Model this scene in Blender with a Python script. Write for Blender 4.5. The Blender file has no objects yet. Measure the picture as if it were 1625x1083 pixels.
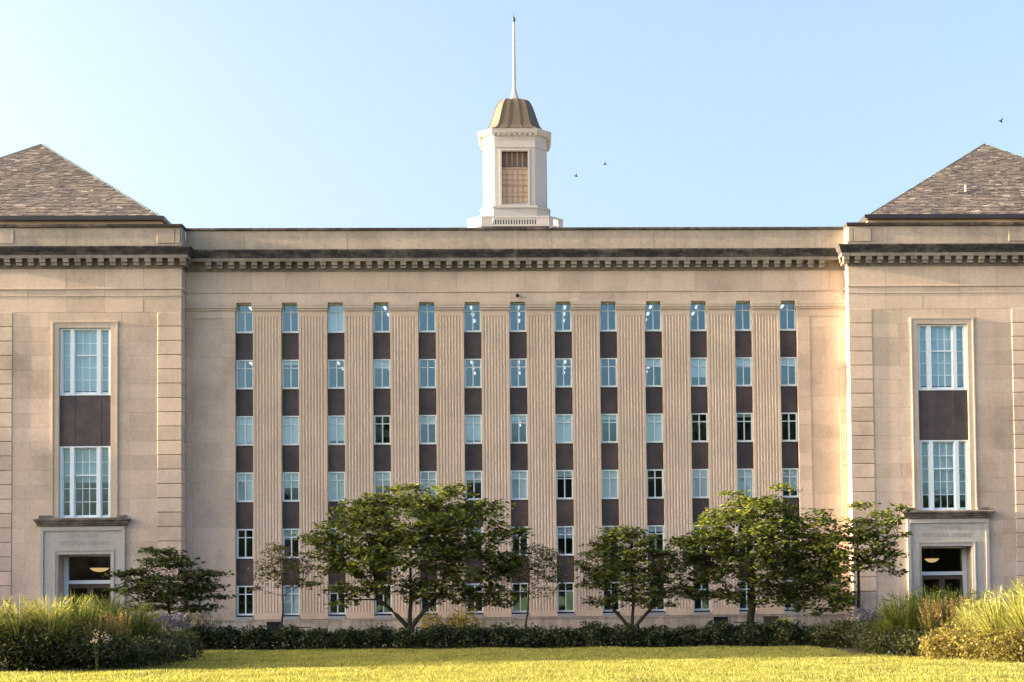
import bpy, math, random
import numpy as np
from mathutils import Vector, Matrix

random.seed(7)
rng = np.random.default_rng(11)
scene = bpy.context.scene
col = scene.collection
R = math.radians

# ------------------------------------------------------------------ camera
CX, CZ, YAW, PIT, ROL, FPX, SX, SY, DIST = .6401, 1.6005, .0349, .0407, -.0108, 2423.63, 121.92, 313.64, 62.0
FW = np.array([math.sin(YAW)*math.cos(PIT), math.cos(YAW)*math.cos(PIT), math.sin(PIT)])
_r = np.array([math.cos(YAW), -math.sin(YAW), 0]); _u = np.cross(_r, FW)
RT = math.cos(ROL)*_r + math.sin(ROL)*_u
UP = -math.sin(ROL)*_r + math.cos(ROL)*_u
CAM = np.array([CX, -DIST, CZ])
cd = bpy.data.cameras.new("camera"); cam = bpy.data.objects.new("camera", cd); col.objects.link(cam)
cam.matrix_world = Matrix(((RT[0], UP[0], -FW[0], CX), (RT[1], UP[1], -FW[1], -DIST), (RT[2], UP[2], -FW[2], CZ), (0, 0, 0, 1)))
cd.sensor_width = 36; cd.lens = FPX/1625*36
cd.shift_x = -SX/1625; cd.shift_y = SY/1625
cd.clip_start = .5; cd.clip_end = 9000
scene.camera = cam

# ------------------------------------------------------------------ light
SUN_EL, SUN_AZ = 10.0, -91.7           # azimuth from +Y, clockwise; the sun stands at the left, a little in front of the facade
w = bpy.data.worlds.new("World"); scene.world = w; w.use_nodes = True
nt = w.node_tree; nt.nodes.clear()
sky = nt.nodes.new('ShaderNodeTexSky'); sky.sky_type = 'NISHITA'; sky.sun_disc = False
sky.sun_elevation = R(SUN_EL); sky.sun_rotation = R(SUN_AZ)
sky.air_density = 0.68; sky.dust_density = 9.5; sky.ozone_density = 1.0; sky.altitude = 300
bg = nt.nodes.new('ShaderNodeBackground'); bg.inputs[1].default_value = 0.15
wo = nt.nodes.new('ShaderNodeOutputWorld')
nt.links.new(sky.outputs[0], bg.inputs[0]); nt.links.new(bg.outputs[0], wo.inputs[0])
sd = bpy.data.lights.new("sun", 'SUN'); sd.energy = 5.0; sd.angle = R(.6); sd.color = (1.0, .80, .52)
so = bpy.data.objects.new("sun", sd); col.objects.link(so)
az, el = R(SUN_AZ), R(SUN_EL)
sdir = Vector((math.sin(az)*math.cos(el), math.cos(az)*math.cos(el), math.sin(el)))
so.rotation_euler = sdir.to_track_quat('Z', 'Y').to_euler()
so.location = (-60, -30, 40)
scene.view_settings.view_transform = 'Standard'; scene.view_settings.look = 'None'
scene.view_settings.exposure = 2.42; scene.view_settings.gamma = 1
scene.render.engine = 'CYCLES'
scene.cycles.max_bounces = 6; scene.cycles.diffuse_bounces = 3; scene.cycles.glossy_bounces = 3
scene.cycles.transparent_max_bounces = 12; scene.cycles.transmission_bounces = 3

# ------------------------------------------------------------------ placing helpers (a point of the photo at a chosen distance)
def ray(px, py): return FW + RT*(px-812.5-SX)/FPX - UP*(py-541.5-SY)/FPX
def at(px, py, Y):
    d = ray(px, py); t = (Y+DIST)/d[1]; p = CAM + d*t
    return np.array([p[0], Y, p[2]])
def on_ground(px, py, z=0.0):
    d = ray(px, py); t = (z-CZ)/d[2]; p = CAM + d*t
    return np.array([p[0], p[1], z])
def scale_at(Y): return (Y+DIST)/FPX      # metres per photo pixel

# ------------------------------------------------------------------ materials
def mat(name, base, rough=.8, metal=0, spec=.3):
    m = bpy.data.materials.new(name); m.use_nodes = True
    b = m.node_tree.nodes['Principled BSDF']
    b.inputs['Base Color'].default_value = (*base, 1); b.inputs['Roughness'].default_value = rough
    b.inputs['Metallic'].default_value = metal; b.inputs['Specular IOR Level'].default_value = spec
    return m
def N(m, t, **kw):
    n = m.node_tree.nodes.new(t)
    for k, v in kw.items():
        if k.startswith('i_'):
            n.inputs[k[2:].replace('_', ' ')].default_value = v
        else: setattr(n, k, v)
    return n
def L(m, a, b): m.node_tree.links.new(a, b)
def ramp(m, stops):
    r = N(m, 'ShaderNodeValToRGB'); e = r.color_ramp.elements
    e[0].position, e[0].color = stops[0][0], (*stops[0][1], 1)
    e[1].position, e[1].color = stops[-1][0], (*stops[-1][1], 1)
    for p, c in stops[1:-1]:
        x = e.new(p); x.color = (*c, 1)
    return r
def mul(m, a, b, f=1.0, mode='MULTIPLY'):
    x = N(m, 'ShaderNodeMix', data_type='RGBA', blend_type=mode); x.inputs[0].default_value = f
    L(m, a, x.inputs[6]); L(m, b, x.inputs[7]); return x.outputs[2]
def stone(name, c, blotch=.19, per_block=.12, streak=.05, grime=None, bump=.25):
    m = mat(name, c, .88, 0, .2); b = m.node_tree.nodes['Principled BSDF']
    geo = N(m, 'ShaderNodeNewGeometry')
    n1 = N(m, 'ShaderNodeTexNoise', i_Scale=.55, i_Detail=5.0, i_Roughness=.62); L(m, geo.outputs['Position'], n1.inputs['Vector'])
    r1 = ramp(m, [(.25, (1-blotch*1.4,)*3), (.5, (1, 1, 1)), (.75, (1+blotch*.6, 1+blotch*.55, 1+blotch*.5))]); L(m, n1.outputs[0], r1.inputs[0])
    mp = N(m, 'ShaderNodeMapping'); mp.inputs['Scale'].default_value = (5.5, 5.5, .35); L(m, geo.outputs['Position'], mp.inputs[0])
    n2 = N(m, 'ShaderNodeTexNoise', i_Scale=1.0, i_Detail=4.0); L(m, mp.outputs[0], n2.inputs['Vector'])
    r2 = ramp(m, [(.3, (1-streak, 1-streak*1.05, 1-streak*1.0)), (.6, (1, 1, 1))]); L(m, n2.outputs[0], r2.inputs[0])
    n3 = N(m, 'ShaderNodeTexNoise', i_Scale=9.0, i_Detail=6.0, i_Roughness=.7); L(m, geo.outputs['Position'], n3.inputs['Vector'])
    r3 = ramp(m, [(.3, (.88, .87, .86)), (.7, (1.08, 1.08, 1.08))]); L(m, n3.outputs[0], r3.inputs[0])
    oi = N(m, 'ShaderNodeObjectInfo')
    r4 = ramp(m, [(0, (1-per_block, 1-per_block*1.05, 1-per_block*1.1)), (.5, (1, .995, .98)), (1, (1+per_block*.6, 1+per_block*.6, 1+per_block*.65))]); L(m, oi.outputs['Random'], r4.inputs[0])
    rgb = N(m, 'ShaderNodeRGB'); rgb.outputs[0].default_value = (*c, 1)
    x = mul(m, rgb.outputs[0], r1.outputs[0]); x = mul(m, x, r2.outputs[0]); x = mul(m, x, r3.outputs[0]); x = mul(m, x, r4.outputs[0])
    if grime:
        mp2 = N(m, 'ShaderNodeMapping'); mp2.inputs['Scale'].default_value = (1.4, 1.4, 2.6); L(m, geo.outputs['Position'], mp2.inputs[0])
        n5 = N(m, 'ShaderNodeTexNoise', i_Scale=1.3, i_Detail=8.0, i_Roughness=.75); L(m, mp2.outputs[0], n5.inputs['Vector'])
        r5 = ramp(m, [(grime[0], (0, 0, 0)), (grime[1], (1, 1, 1))]); L(m, n5.outputs[0], r5.inputs[0])
        mx = N(m, 'ShaderNodeMix', data_type='RGBA'); L(m, r5.outputs[0], mx.inputs[0]); L(m, x, mx.inputs[7])
        mx.inputs[6].default_value = (*grime[2], 1); x = mx.outputs[2]
    L(m, x, b.inputs['Base Color'])
    bp = N(m, 'ShaderNodeBump', i_Strength=bump, i_Distance=.02); L(m, n3.outputs[0], bp.inputs['Height']); L(m, bp.outputs[0], b.inputs['Normal'])
    return m
STONE = (.585, .468, .378)
M = {}
M['stone'] = stone('limestone', STONE)
M['stone_plain'] = stone('limestone_smooth', (.55, .46, .38), .12, .03, .05)
M['pier'] = stone('limestone_fluted', (.59, .468, .37), .12, .05, .05)
M['parapet'] = stone('weathered_limestone', (.43, .365, .30), .22, .08, .10, (.30, .48, (.27, .235, .20)))
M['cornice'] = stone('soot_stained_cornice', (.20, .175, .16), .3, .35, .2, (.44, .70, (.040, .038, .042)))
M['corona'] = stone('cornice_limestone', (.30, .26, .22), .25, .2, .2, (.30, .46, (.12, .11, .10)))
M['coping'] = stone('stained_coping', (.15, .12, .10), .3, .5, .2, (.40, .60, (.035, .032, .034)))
M['plinth'] = stone('plinth_limestone', (.46, .40, .345), .3, .10, .35, (.34, .5, (.26, .23, .21)))
M['surround'] = stone('grey_entrance_limestone', (.44, .42, .39), .14, .02, .08)
M['ent_cornice'] = stone('dirty_entrance_cornice', (.26, .22, .19), .3, .1, .2, (.4, .6, (.09, .08, .07)))
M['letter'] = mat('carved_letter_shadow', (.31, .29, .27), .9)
M['joint'] = mat('mortar', (.47, .40, .32), .95)
M['frame'] = mat('white_window_paint', (.74, .84, .88), .4)
M['frame_w'] = mat('white_wing_window_paint', (.74, .83, .88), .4)
M['sill'] = mat('grey_sill', (.30, .31, .34), .7)
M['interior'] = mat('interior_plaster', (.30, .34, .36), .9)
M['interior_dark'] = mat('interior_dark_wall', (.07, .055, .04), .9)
M['blind'] = mat('roller_blind', (.82, .88, .90), .8)
M['curtain'] = mat('sheer_curtain', (.62, .70, .72), .85)
M['white'] = mat('white_cupola_paint', (.405, .40, .39), .6)
M['dark'] = mat('black_metal', (.02, .02, .022), .5)
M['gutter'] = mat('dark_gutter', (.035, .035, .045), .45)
M['flash'] = mat('patina_ridge_flashing', (.085, .13, .14), .8)
M['bird'] = mat('dark_feathers', (.05, .07, .09), .8)
def emis(name, c, s):
    m = bpy.data.materials.new(name); m.use_nodes = True; m.node_tree.nodes.clear()
    e = N(m, 'ShaderNodeEmission'); e.inputs[0].default_value = (*c, 1); e.inputs[1].default_value = s
    o = N(m, 'ShaderNodeOutputMaterial'); L(m, e.outputs[0], o.inputs[0]); return m
M['tube'] = emis('fluorescent_panel', (1, .97, .88), .28)
M['bowl'] = emis('lit_glass_bowl', (1, .70, .32), .16)
# panelled spandrels: brown-black slate with a dull sheen
m = mat('dark_slate_spandrel', (.05, .04, .042), .42, 0, .5); M['spandrel'] = m
b = m.node_tree.nodes['Principled BSDF']; geo = N(m, 'ShaderNodeNewGeometry')
n1 = N(m, 'ShaderNodeTexNoise', i_Scale=1.6, i_Detail=6.0, i_Roughness=.6); L(m, geo.outputs['Position'], n1.inputs['Vector'])
oi = N(m, 'ShaderNodeObjectInfo')
r1 = ramp(m, [(.3, (.045, .034, .036)), (.7, (.105, .078, .072))]); L(m, n1.outputs[0], r1.inputs[0])
r2 = ramp(m, [(0, (.75, .78, .85)), (1, (1.2, 1.1, 1.05))]); L(m, oi.outputs['Random'], r2.inputs[0])
L(m, mul(m, r1.outputs[0], r2.outputs[0]), b.inputs['Base Color'])
# glass: partly mirror, partly clear
def glass(name, fac, tint, clear=(.62, .76, .80)):
    m = bpy.data.materials.new(name); m.use_nodes = True; m.node_tree.nodes.clear()
    g = N(m, 'ShaderNodeBsdfGlossy'); g.inputs['Color'].default_value = (*tint, 1); g.inputs['Roughness'].default_value = .03
    t = N(m, 'ShaderNodeBsdfTransparent'); t.inputs[0].default_value = (*clear, 1)
    x = N(m, 'ShaderNodeMixShader'); x.inputs[0].default_value = fac; L(m, t.outputs[0], x.inputs[1]); L(m, g.outputs[0], x.inputs[2])
    geo = N(m, 'ShaderNodeNewGeometry'); nn = N(m, 'ShaderNodeTexNoise', i_Scale=1.3, i_Detail=1.0); L(m, geo.outputs['Position'], nn.inputs['Vector'])
    bp = N(m, 'ShaderNodeBump', i_Strength=.35, i_Distance=.02); L(m, nn.outputs[0], bp.inputs['Height']); L(m, bp.outputs[0], g.inputs['Normal'])
    o = N(m, 'ShaderNodeOutputMaterial'); L(m, x.outputs[0], o.inputs[0]); return m
M['glass'] = glass('window_glass', .15, (.58, .88, .98), (.90, .94, .95))
M['glass_door'] = glass('entrance_glass', .05, (.8, .9, .95), (.9, .9, .88))
# slates
def slate_mat(name, island):
    m = mat(name, (.2, .16, .14), .75, 0, .3); b = m.node_tree.nodes['Principled BSDF']
    if island: src = N(m, 'ShaderNodeNewGeometry').outputs['Random Per Island']
    else: src = N(m, 'ShaderNodeObjectInfo').outputs['Random']
    r = ramp(m, [(0, (.105, .093, .092)), (.3, (.148, .126, .118)), (.55, (.178, .150, .136)), (.8, (.20, .17, .148)), (.93, (.27, .23, .19)), (1, (.38, .33, .28))])
    L(m, src, r.inputs[0])
    geo = N(m, 'ShaderNodeNewGeometry'); n = N(m, 'ShaderNodeTexNoise', i_Scale=.8, i_Detail=4.0); L(m, geo.outputs['Position'], n.inputs['Vector'])
    r2 = ramp(m, [(.35, (.78, .78, .8)), (.65, (1.15, 1.12, 1.08))]); L(m, n.outputs[0], r2.inputs[0])
    L(m, mul(m, r.outputs[0], r2.outputs[0]), b.inputs['Base Color'])
    return m
M['slate'] = slate_mat('roof_slate', False); M['slate_i'] = slate_mat('roof_slate_field', True)
# standing-seam dome copper
m = mat('brown_dome_metal', (.115, .092, .066), .65, .05, .3); M['dome'] = m
# foliage: colour per leaf, partly translucent
def leafmat(name, stops, trans=.35, rough=.55):
    m = bpy.data.materials.new(name); m.use_nodes = True; m.node_tree.nodes.clear()
    geo = N(m, 'ShaderNodeNewGeometry'); r = ramp(m, stops); L(m, geo.outputs['Random Per Island'], r.inputs[0])
    n = N(m, 'ShaderNodeTexNoise', i_Scale=.9, i_Detail=2.0); L(m, geo.outputs['Position'], n.inputs['Vector'])
    r2 = ramp(m, [(.3, (.72, .75, .7)), (.7, (1.25, 1.2, 1.05))]); L(m, n.outputs[0], r2.inputs[0])
    c = mul(m, r.outputs[0], r2.outputs[0])
    p = N(m, 'ShaderNodeBsdfPrincipled'); p.inputs['Roughness'].default_value = rough; p.inputs['Specular IOR Level'].default_value = .25
    L(m, c, p.inputs['Base Color'])
    t = N(m, 'ShaderNodeBsdfTranslucent'); tc = N(m, 'ShaderNodeMix', data_type='RGBA', blend_type='MULTIPLY'); tc.inputs[0].default_value = 1
    L(m, c, tc.inputs[6]); tc.inputs[7].default_value = (1.5, 1.4, .6, 1); L(m, tc.outputs[2], t.inputs[0])
    x = N(m, 'ShaderNodeMixShader'); x.inputs[0].default_value = trans; L(m, p.outputs[0], x.inputs[1]); L(m, t.outputs[0], x.inputs[2])
    o = N(m, 'ShaderNodeOutputMaterial'); L(m, x.outputs[0], o.inputs[0]); return m
M['leaf'] = leafmat('redbud_leaves', [(0, (.055, .082, .028)), (.5, (.128, .168, .050)), (.85, (.22, .255, .075)), (1, (.36, .36, .12))])
M['park'] = leafmat('park_tree_leaves', [(0, (.015, .02, .010)), (.6, (.035, .040, .020)), (1, (.07, .07, .035))], .15)
M['leaf_pale'] = leafmat('sapling_leaves', [(0, (.07, .08, .035)), (.6, (.13, .135, .06)), (1, (.22, .20, .09))])
M['leaf_dark'] = leafmat('small_tree_leaves', [(0, (.026, .046, .016)), (.6, (.068, .098, .034)), (1, (.13, .155, .055))])
M['hedge'] = leafmat('hedge_leaves', [(0, (.012, .022, .009)), (.6, (.028, .042, .015)), (.95, (.055, .07, .028)), (1, (.16, .16, .10))], .2)
M['shrub'] = leafmat('low_shrub_leaves', [(0, (.02, .028, .012)), (.6, (.045, .055, .02)), (1, (.11, .11, .045))], .25)
M['sumac'] = leafmat('sumac_leaves', [(0, (.10, .085, .03)), (.6, (.19, .16, .05)), (1, (.30, .24, .08))], .35)
M['gold'] = leafmat('yellow_leaves', [(0, (.20, .17, .03)), (1, (.46, .35, .06))], .35)
M['reed'] = leafmat('grass_blades_green', [(0, (.045, .07, .016)), (.6, (.12, .155, .04)), (1, (.26, .26, .09))], .4)
M['reed_pale'] = leafmat('grass_blades_pale', [(0, (.10, .13, .035)), (.6, (.28, .29, .10)), (1, (.52, .48, .24))], .4)
M['plume'] = leafmat('tan_plumes', [(0, (.26, .19, .09)), (1, (.48, .36, .18))], .35)
M['sage'] = leafmat('sage_flowers', [(0, (.07, .07, .13)), (.7, (.13, .13, .22)), (1, (.25, .23, .33))], .25)
M['petal'] = leafmat('pale_petals', [(0, (.40, .28, .26)), (.5, (.60, .50, .48)), (1, (.8, .75, .72))], .3)
M['lawn'] = leafmat('lawn_blades', [(0, (.11, .135, .028)), (.6, (.235, .245, .07)), (1, (.44, .40, .18))], .4)
m = mat('bark', (.045, .036, .028), .9); M['bark'] = m
m = mat('turf_soil', (.075, .085, .02), .95); M['turf'] = m
b = m.node_tree.nodes['Principled BSDF']; geo = N(m, 'ShaderNodeNewGeometry')
n1 = N(m, 'ShaderNodeTexNoise', i_Scale=3.0, i_Detail=6.0); L(m, geo.outputs['Position'], n1.inputs['Vector'])
r1 = ramp(m, [(.3, (.10, .11, .02)), (.7, (.19, .19, .04))]); L(m, n1.outputs[0], r1.inputs[0]); L(m, r1.outputs[0], b.inputs['Base Color'])
m = mat('mulch', (.06, .04, .028), .95); M['mulch'] = m
b = m.node_tree.nodes['Principled BSDF']; geo = N(m, 'ShaderNodeNewGeometry')
n1 = N(m, 'ShaderNodeTexNoise', i_Scale=18.0, i_Detail=6.0); L(m, geo.outputs['Position'], n1.inputs['Vector'])
r1 = ramp(m, [(.3, (.025, .018, .012)), (.7, (.09, .062, .042))]); L(m, n1.outputs[0], r1.inputs[0]); L(m, r1.outputs[0], b.inputs['Base Color'])
M['paving'] = stone('pale_paving', (.36, .33, .29), .2, .1, .05)
M['brickfar'] = stone('shade_block_brick', (.24, .15, .11), .2, .05, .1)

# ------------------------------------------------------------------ mesh helpers
class MB:
    def __init__(s): s.v = []; s.f = []
    def add(s, vs, fs):
        n = len(s.v); s.v += [tuple(p) for p in vs]; s.f += [tuple(i+n for i in f) for f in fs]; return s
    def box(s, x0, x1, y0, y1, z0, z1):
        return s.add([(x0,y0,z0),(x1,y0,z0),(x1,y1,z0),(x0,y1,z0),(x0,y0,z1),(x1,y0,z1),(x1,y1,z1),(x0,y1,z1)],
                     [(0,3,2,1),(4,5,6,7),(0,1,5,4),(1,2,6,5),(2,3,7,6),(3,0,4,7)])
    def bbox(s, x0, x1, y0, y1, z0, z1, b=.012):      # box with a chamfered front edge (front is -Y)
        v = [(x0,y1,z0),(x1,y1,z0),(x1,y1,z1),(x0,y1,z1),(x0,y0+b,z0),(x1,y0+b,z0),(x1,y0+b,z1),(x0,y0+b,z1),
             (x0+b,y0,z0+b),(x1-b,y0,z0+b),(x1-b,y0,z1-b),(x0+b,y0,z1-b)]
        return s.add(v, [(0,3,2,1),(0,1,5,4),(1,2,6,5),(2,3,7,6),(3,0,4,7),(4,5,9,8),(5,6,10,9),(6,7,11,10),(7,4,8,11),(8,9,10,11)])
    def prism(s, poly, z0, z1, poly2=None):
        n = len(poly); p2 = poly2 or poly
        v = [(x,y,z0) for x,y in poly]+[(x,y,z1) for x,y in p2]
        f = [(i,(i+1)%n,n+(i+1)%n,n+i) for i in range(n)]+[tuple(range(n))[::-1], tuple(range(n,2*n))]
        return s.add(v, f)
    def sweep(s, prof, path, cap=True):
        # prof: list of (outward, z); path: list of (x,y); outward = right-hand side
        P = [np.array(p, float) for p in path]; dirs = [(P[i+1]-P[i])/np.linalg.norm(P[i+1]-P[i]) for i in range(len(P)-1)]
        rings = []
        for i, p in enumerate(P):
            if i == 0: nrm = np.array([dirs[0][1], -dirs[0][0]])
            elif i == len(P)-1: nrm = np.array([dirs[-1][1], -dirs[-1][0]])
            else:
                a = np.array([dirs[i-1][1], -dirs[i-1][0]]); c = np.array([dirs[i][1], -dirs[i][0]])
                nrm = (a+c)/(1+a@c)
            rings.append([(p[0]+nrm[0]*o, p[1]+nrm[1]*o, z) for o, z in prof])
        k = len(prof); v = [q for r in rings for q in r]; f = []
        for i in range(len(rings)-1):
            for j in range(k): f.append((i*k+j, i*k+(j+1)%k, (i+1)*k+(j+1)%k, (i+1)*k+j))
        if cap: f += [tuple(range(k)), tuple(range((len(rings)-1)*k, len(rings)*k))[::-1]]
        return s.add(v, f)
    def tube(s, pts, rad, n=6):
        pts = [Vector(p) for p in pts]; rings = []
        for i, p in enumerate(pts):
            d = (pts[min(i+1, len(pts)-1)]-pts[max(i-1, 0)]).normalized()
            a = d.orthogonal().normalized(); b = d.cross(a)
            rr = rad[i] if isinstance(rad, (list, tuple)) else rad
            rings.append([p+a*(rr*math.cos(2*math.pi*j/n))+b*(rr*math.sin(2*math.pi*j/n)) for j in range(n)])
        v = [q for r in rings for q in r]; f = []
        for i in range(len(rings)-1):
            for j in range(n): f.append((i*n+j, i*n+(j+1) % n, (i+1)*n+(j+1) % n, (i+1)*n+j))
        f += [tuple(range(n))[::-1], tuple(range((len(rings)-1)*n, len(rings)*n))]
        return s.add(v, f)
    def lathe(s, prof, n=16, c=(0, 0)):
        v = []; f = []
        for r, z in prof: v += [(c[0]+r*math.cos(2*math.pi*j/n), c[1]+r*math.sin(2*math.pi*j/n), z) for j in range(n)]
        for i in range(len(prof)-1):
            for j in range(n): f.append((i*n+j, i*n+(j+1) % n, (i+1)*n+(j+1) % n, (i+1)*n+j))
        f += [tuple(range(n))[::-1], tuple(range((len(prof)-1)*n, len(prof)*n))]
        return s.add(v, f)
    def build(s, name, material, parent=None, smooth=False):
        me = bpy.data.meshes.new(name); me.from_pydata(s.v, [], s.f); me.update()
        me.materials.append(material)
        if smooth: me.polygons.foreach_set('use_smooth', [True]*len(me.polygons))
        return link(name, me, parent)
def link(name, me, parent=None, loc=(0, 0, 0)):
    o = bpy.data.objects.new(name, me); col.objects.link(o); o.location = loc
    if parent: o.parent = parent
    return o
def tag(o, label=None, cat=None, group=None, kind=None):
    if label: o['label'] = label
    if cat: o['category'] = cat
    if group: o['group'] = group
    if kind: o['kind'] = kind
    return o
def empty(name, loc=(0, 0, 0)):
    o = bpy.data.objects.new(name, None); col.objects.link(o); o.location = loc; o.empty_display_size = .3; return o
_box = {}
def boxobj(name, x0, x1, y0, y1, z0, z1, material, parent, b=.012, jit=0.0):
    """a block as an object; equal sizes share one mesh"""
    key = (name, round(x1-x0, 3), round(y1-y0, 3), round(z1-z0, 3), material.name, b)
    if key not in _box:
        mb = MB(); w_, d_, h_ = x1-x0, y1-y0, z1-z0
        (mb.bbox(-w_/2, w_/2, 0, d_, 0, h_, b) if b else mb.box(-w_/2, w_/2, 0, d_, 0, h_))
        me = bpy.data.meshes.new(name); me.from_pydata(mb.v, [], mb.f); me.update(); me.materials.append(material); _box[key] = me
    return link(name, _box[key], parent, ((x0+x1)/2, y0+random.uniform(-jit, jit), z0))
def np_mesh(name, verts, faces_idx, k, material, parent=None):
    """numpy verts (n,3) and faces (m,k)"""
    me = bpy.data.meshes.new(name); nv = len(verts); nf = len(faces_idx)
    me.vertices.add(nv); me.vertices.foreach_set('co', np.ascontiguousarray(verts, np.float32).ravel())
    me.loops.add(nf*k); me.loops.foreach_set('vertex_index', np.ascontiguousarray(faces_idx, np.int32).ravel())
    me.polygons.add(nf); me.polygons.foreach_set('loop_start', np.arange(0, nf*k, k, dtype=np.int32))
    me.update(calc_edges=True); me.validate(); me.materials.append(material)
    return link(name, me, parent)

# ------------------------------------------------------------------ dimensions of the library
S, RH, Z0 = 1.85, 2.2955, 12.636          # bay, storey, bottom of the top window row
HW = .357                                 # half a window opening
WF = -.70                                 # front plane of the two end pavilions (main front is Y=0)
WX = 13.45                                # inner corner of a pavilion
WC = 17.27                                # its centre line
WO = 21.09                                # its outer corner
ZP, ZC0, ZC1 = 16.90, 15.93, 15.095       # parapet top, cornice top and bottom
library = empty('library_building', (0, 0, 0))
tag(library, 'long tan limestone library with thirteen columns of windows between fluted piers and a white cupola', 'building')

# ------------------------------------------------------------------ ground
def flat(name, pts, z, material, label, kind='structure'):
    mb = MB(); mb.add([(x, y, z) for x, y in pts], [tuple(range(len(pts)))]); o = mb.build(name, material)
    return tag(o, label, 'ground', kind=kind)
flat('ground', [(-5000, -5000), (5000, -5000), (5000, 5000), (-5000, 5000)], -.012, M['turf'], 'grassy ground stretching all round the library')
lawn_edge = [(-13.0, -60), (13.5, -60), (13.5, -27), (12.2, -25.2), (11.3, -23.2), (10.2, -21.6), (9.7, -18), (9.7, -12.2), (4, -11.2), (-4, -9.6), (-11.0, -7.9), (-10.9, -12), (-10.0, -17), (-9.9, -22.3), (-11.6, -23.6), (-13.5, -24.6), (-16, -26)]
flat('lawn', lawn_edge[::1], 0.0, M['turf'], 'level lawn in front of the library, sunlit near the camera and shaded beyond')
bed = [(-40, -.2), (-40, -24.4), (-16, -26)] + lawn_edge[-2:8:-1] + lawn_edge[8:1:-1] + [(13.5, -27), (40, -27), (40, -.2)]
bed = [(-40, -.2), (-40, -25.5), (-16, -26), (-13.5, -24.6), (-11.6, -23.6), (-9.9, -22.3), (-10.0, -17), (-10.9, -12), (-11.0, -7.9), (-4, -9.6), (4, -11.2), (9.7, -12.2), (9.7, -18), (10.2, -21.6), (11.3, -23.2), (12.2, -25.2), (13.5, -27), (40, -27), (40, -.2)]
flat('planting_bed', bed, -.004, M['mulch'], 'dark mulched planting bed between the lawn and the library')
flat('terrace', [(-12.5, -.3), (-12.5, -5.2), (12.5, -5.2), (12.5, -.3)], .004, M['paving'], 'pale paved terrace along the foot of the library')

# ------------------------------------------------------------------ main front
def joint_backing():
    mb = MB()
    for s in (-1, 1):
        a, c = sorted((s*WX, s*(6*S+HW+.02)))
        mb.box(a, c, .04, .5, 0, ZC1+.3)
    mb.box(-WX, WX, .05, .5, 13.84, ZP-.12)
    return mb.build('wall_core', M['joint'], library)
joint_backing()
# corner strips with a sunken panel
courses = [12.753 - .5739*i for i in range(-2, 21)]          # joint heights, top down
PX0, PX1 = 11.98, 13.17
for s in (-1, 1):
    zz = [13.831, 13.2] + [z for z in courses if z < 13.0 and z > 1.3] + [.975]
    for i in range(len(zz)-1):
        z1, z0 = zz[i], zz[i+1]
        cuts = [6*S+HW, PX0, PX1, WX]
        for j in range(3):
            a, c = sorted((s*cuts[j], s*cuts[j+1]))
            y = 0.0 if (j != 1 or i == 0) else .03
            boxobj('panel_block', a+.001, c-.001, y, .2, z0+.0015, z1-.0015, M['stone'], library, .003, .001)
# fluted piers
def pier_mesh():
    n, p = 8, .1225; w2 = (S-2*HW)/2; zt, zb, top, bot = 13.27, 1.235, 13.83, .98
    prof = [(-w2, 0)]; x = -n*p/2
    for i in range(n):
        a = x+i*p+.020; c = x+(i+1)*p-.020
        prof.append((a, 0))
        for k in range(1, 6):
            t = math.pi*k/6; prof.append(((a+c)/2-(c-a)/2*math.cos(t), .019*math.sin(t)))
        prof.append((c, 0))
    prof.append((w2, 0))
    mb = MB(); m_ = len(prof)
    v = [(x, y, zt) for x, y in prof]+[(x, y, zb) for x, y in prof]
    mb.add(v, [(i, m_+i, m_+i+1, i+1) for i in range(m_-1)])
    mb.box(-w2, w2, .0, .6, zt, top); mb.box(-w2, w2, 0, .6, bot, zb)
    mb.add([(-w2,0,zb),(-w2,.6,zb),(-w2,.6,zt),(-w2,0,zt),(w2,0,zb),(w2,.6,zb),(w2,.6,zt),(w2,0,zt)], [(0,3,2,1),(4,5,6,7)])
    me = bpy.data.meshes.new('pier'); me.from_pydata(mb.v, [], mb.f); me.update(); me.materials.append(M['pier']); return me
def cap_mesh(w2, e0=.055):
    mb = MB()
    mb.box(-w2-e0, w2+e0, -.10, .55, 13.70, 13.828); mb.box(-w2-e0*.8, w2+e0*.8, -.085, .55, 13.60, 13.698)
    mb.box(-w2-.03, w2+.03, -.055, .5, 13.52, 13.585)
    mb.box(-w2-.012, w2+.012, -.028, .5, 13.485, 13.515)
    me = bpy.data.meshes.new('capital'); me.from_pydata(mb.v, [], mb.f); me.update(); me.materials.append(M['stone_plain']); return me
pm, cm = pier_mesh(), cap_mesh((S-2*HW)/2)
for k in range(12):
    x = (k-5.5)*S
    p = link('pier', pm, library, (x, 0, 0)); link('capital', cm, p)
hw_s = (WX-6*S-HW)/2
for s in (-1, 1):      # half piers' capitals
    mb = MB(); a, c = sorted((s*(6*S+HW), s*WX)); e = (.055 if s < 0 else 0, .055 if s > 0 else 0)
    x0, x1 = (a, c+.055) if s < 0 else (a-.055, c)
    mb.box(x0, x1, -.10, .5, 13.70, 13.828); mb.box(x0, x1, -.085, .5, 13.60, 13.698); mb.box(x0+.02, x1-.02, -.055, .5, 13.52, 13.585)
    mb.build('capital', M['stone_plain'], library)

BL = 1.39
def run_blocks(name, x0, x1, y0, y1, z0, z1, material, off=0.0, bl=BL, b=.005, jit=.0015):
    xs = [x0]; x = x0+bl*(.5+off)
    while x < x1-.25: xs.append(x); x += bl
    xs.append(x1)
    for i in range(len(xs)-1):
        boxobj(name, xs[i]+.002, xs[i+1]-.002, y0, y1, z0, z1, material, library, b, jit)
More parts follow.
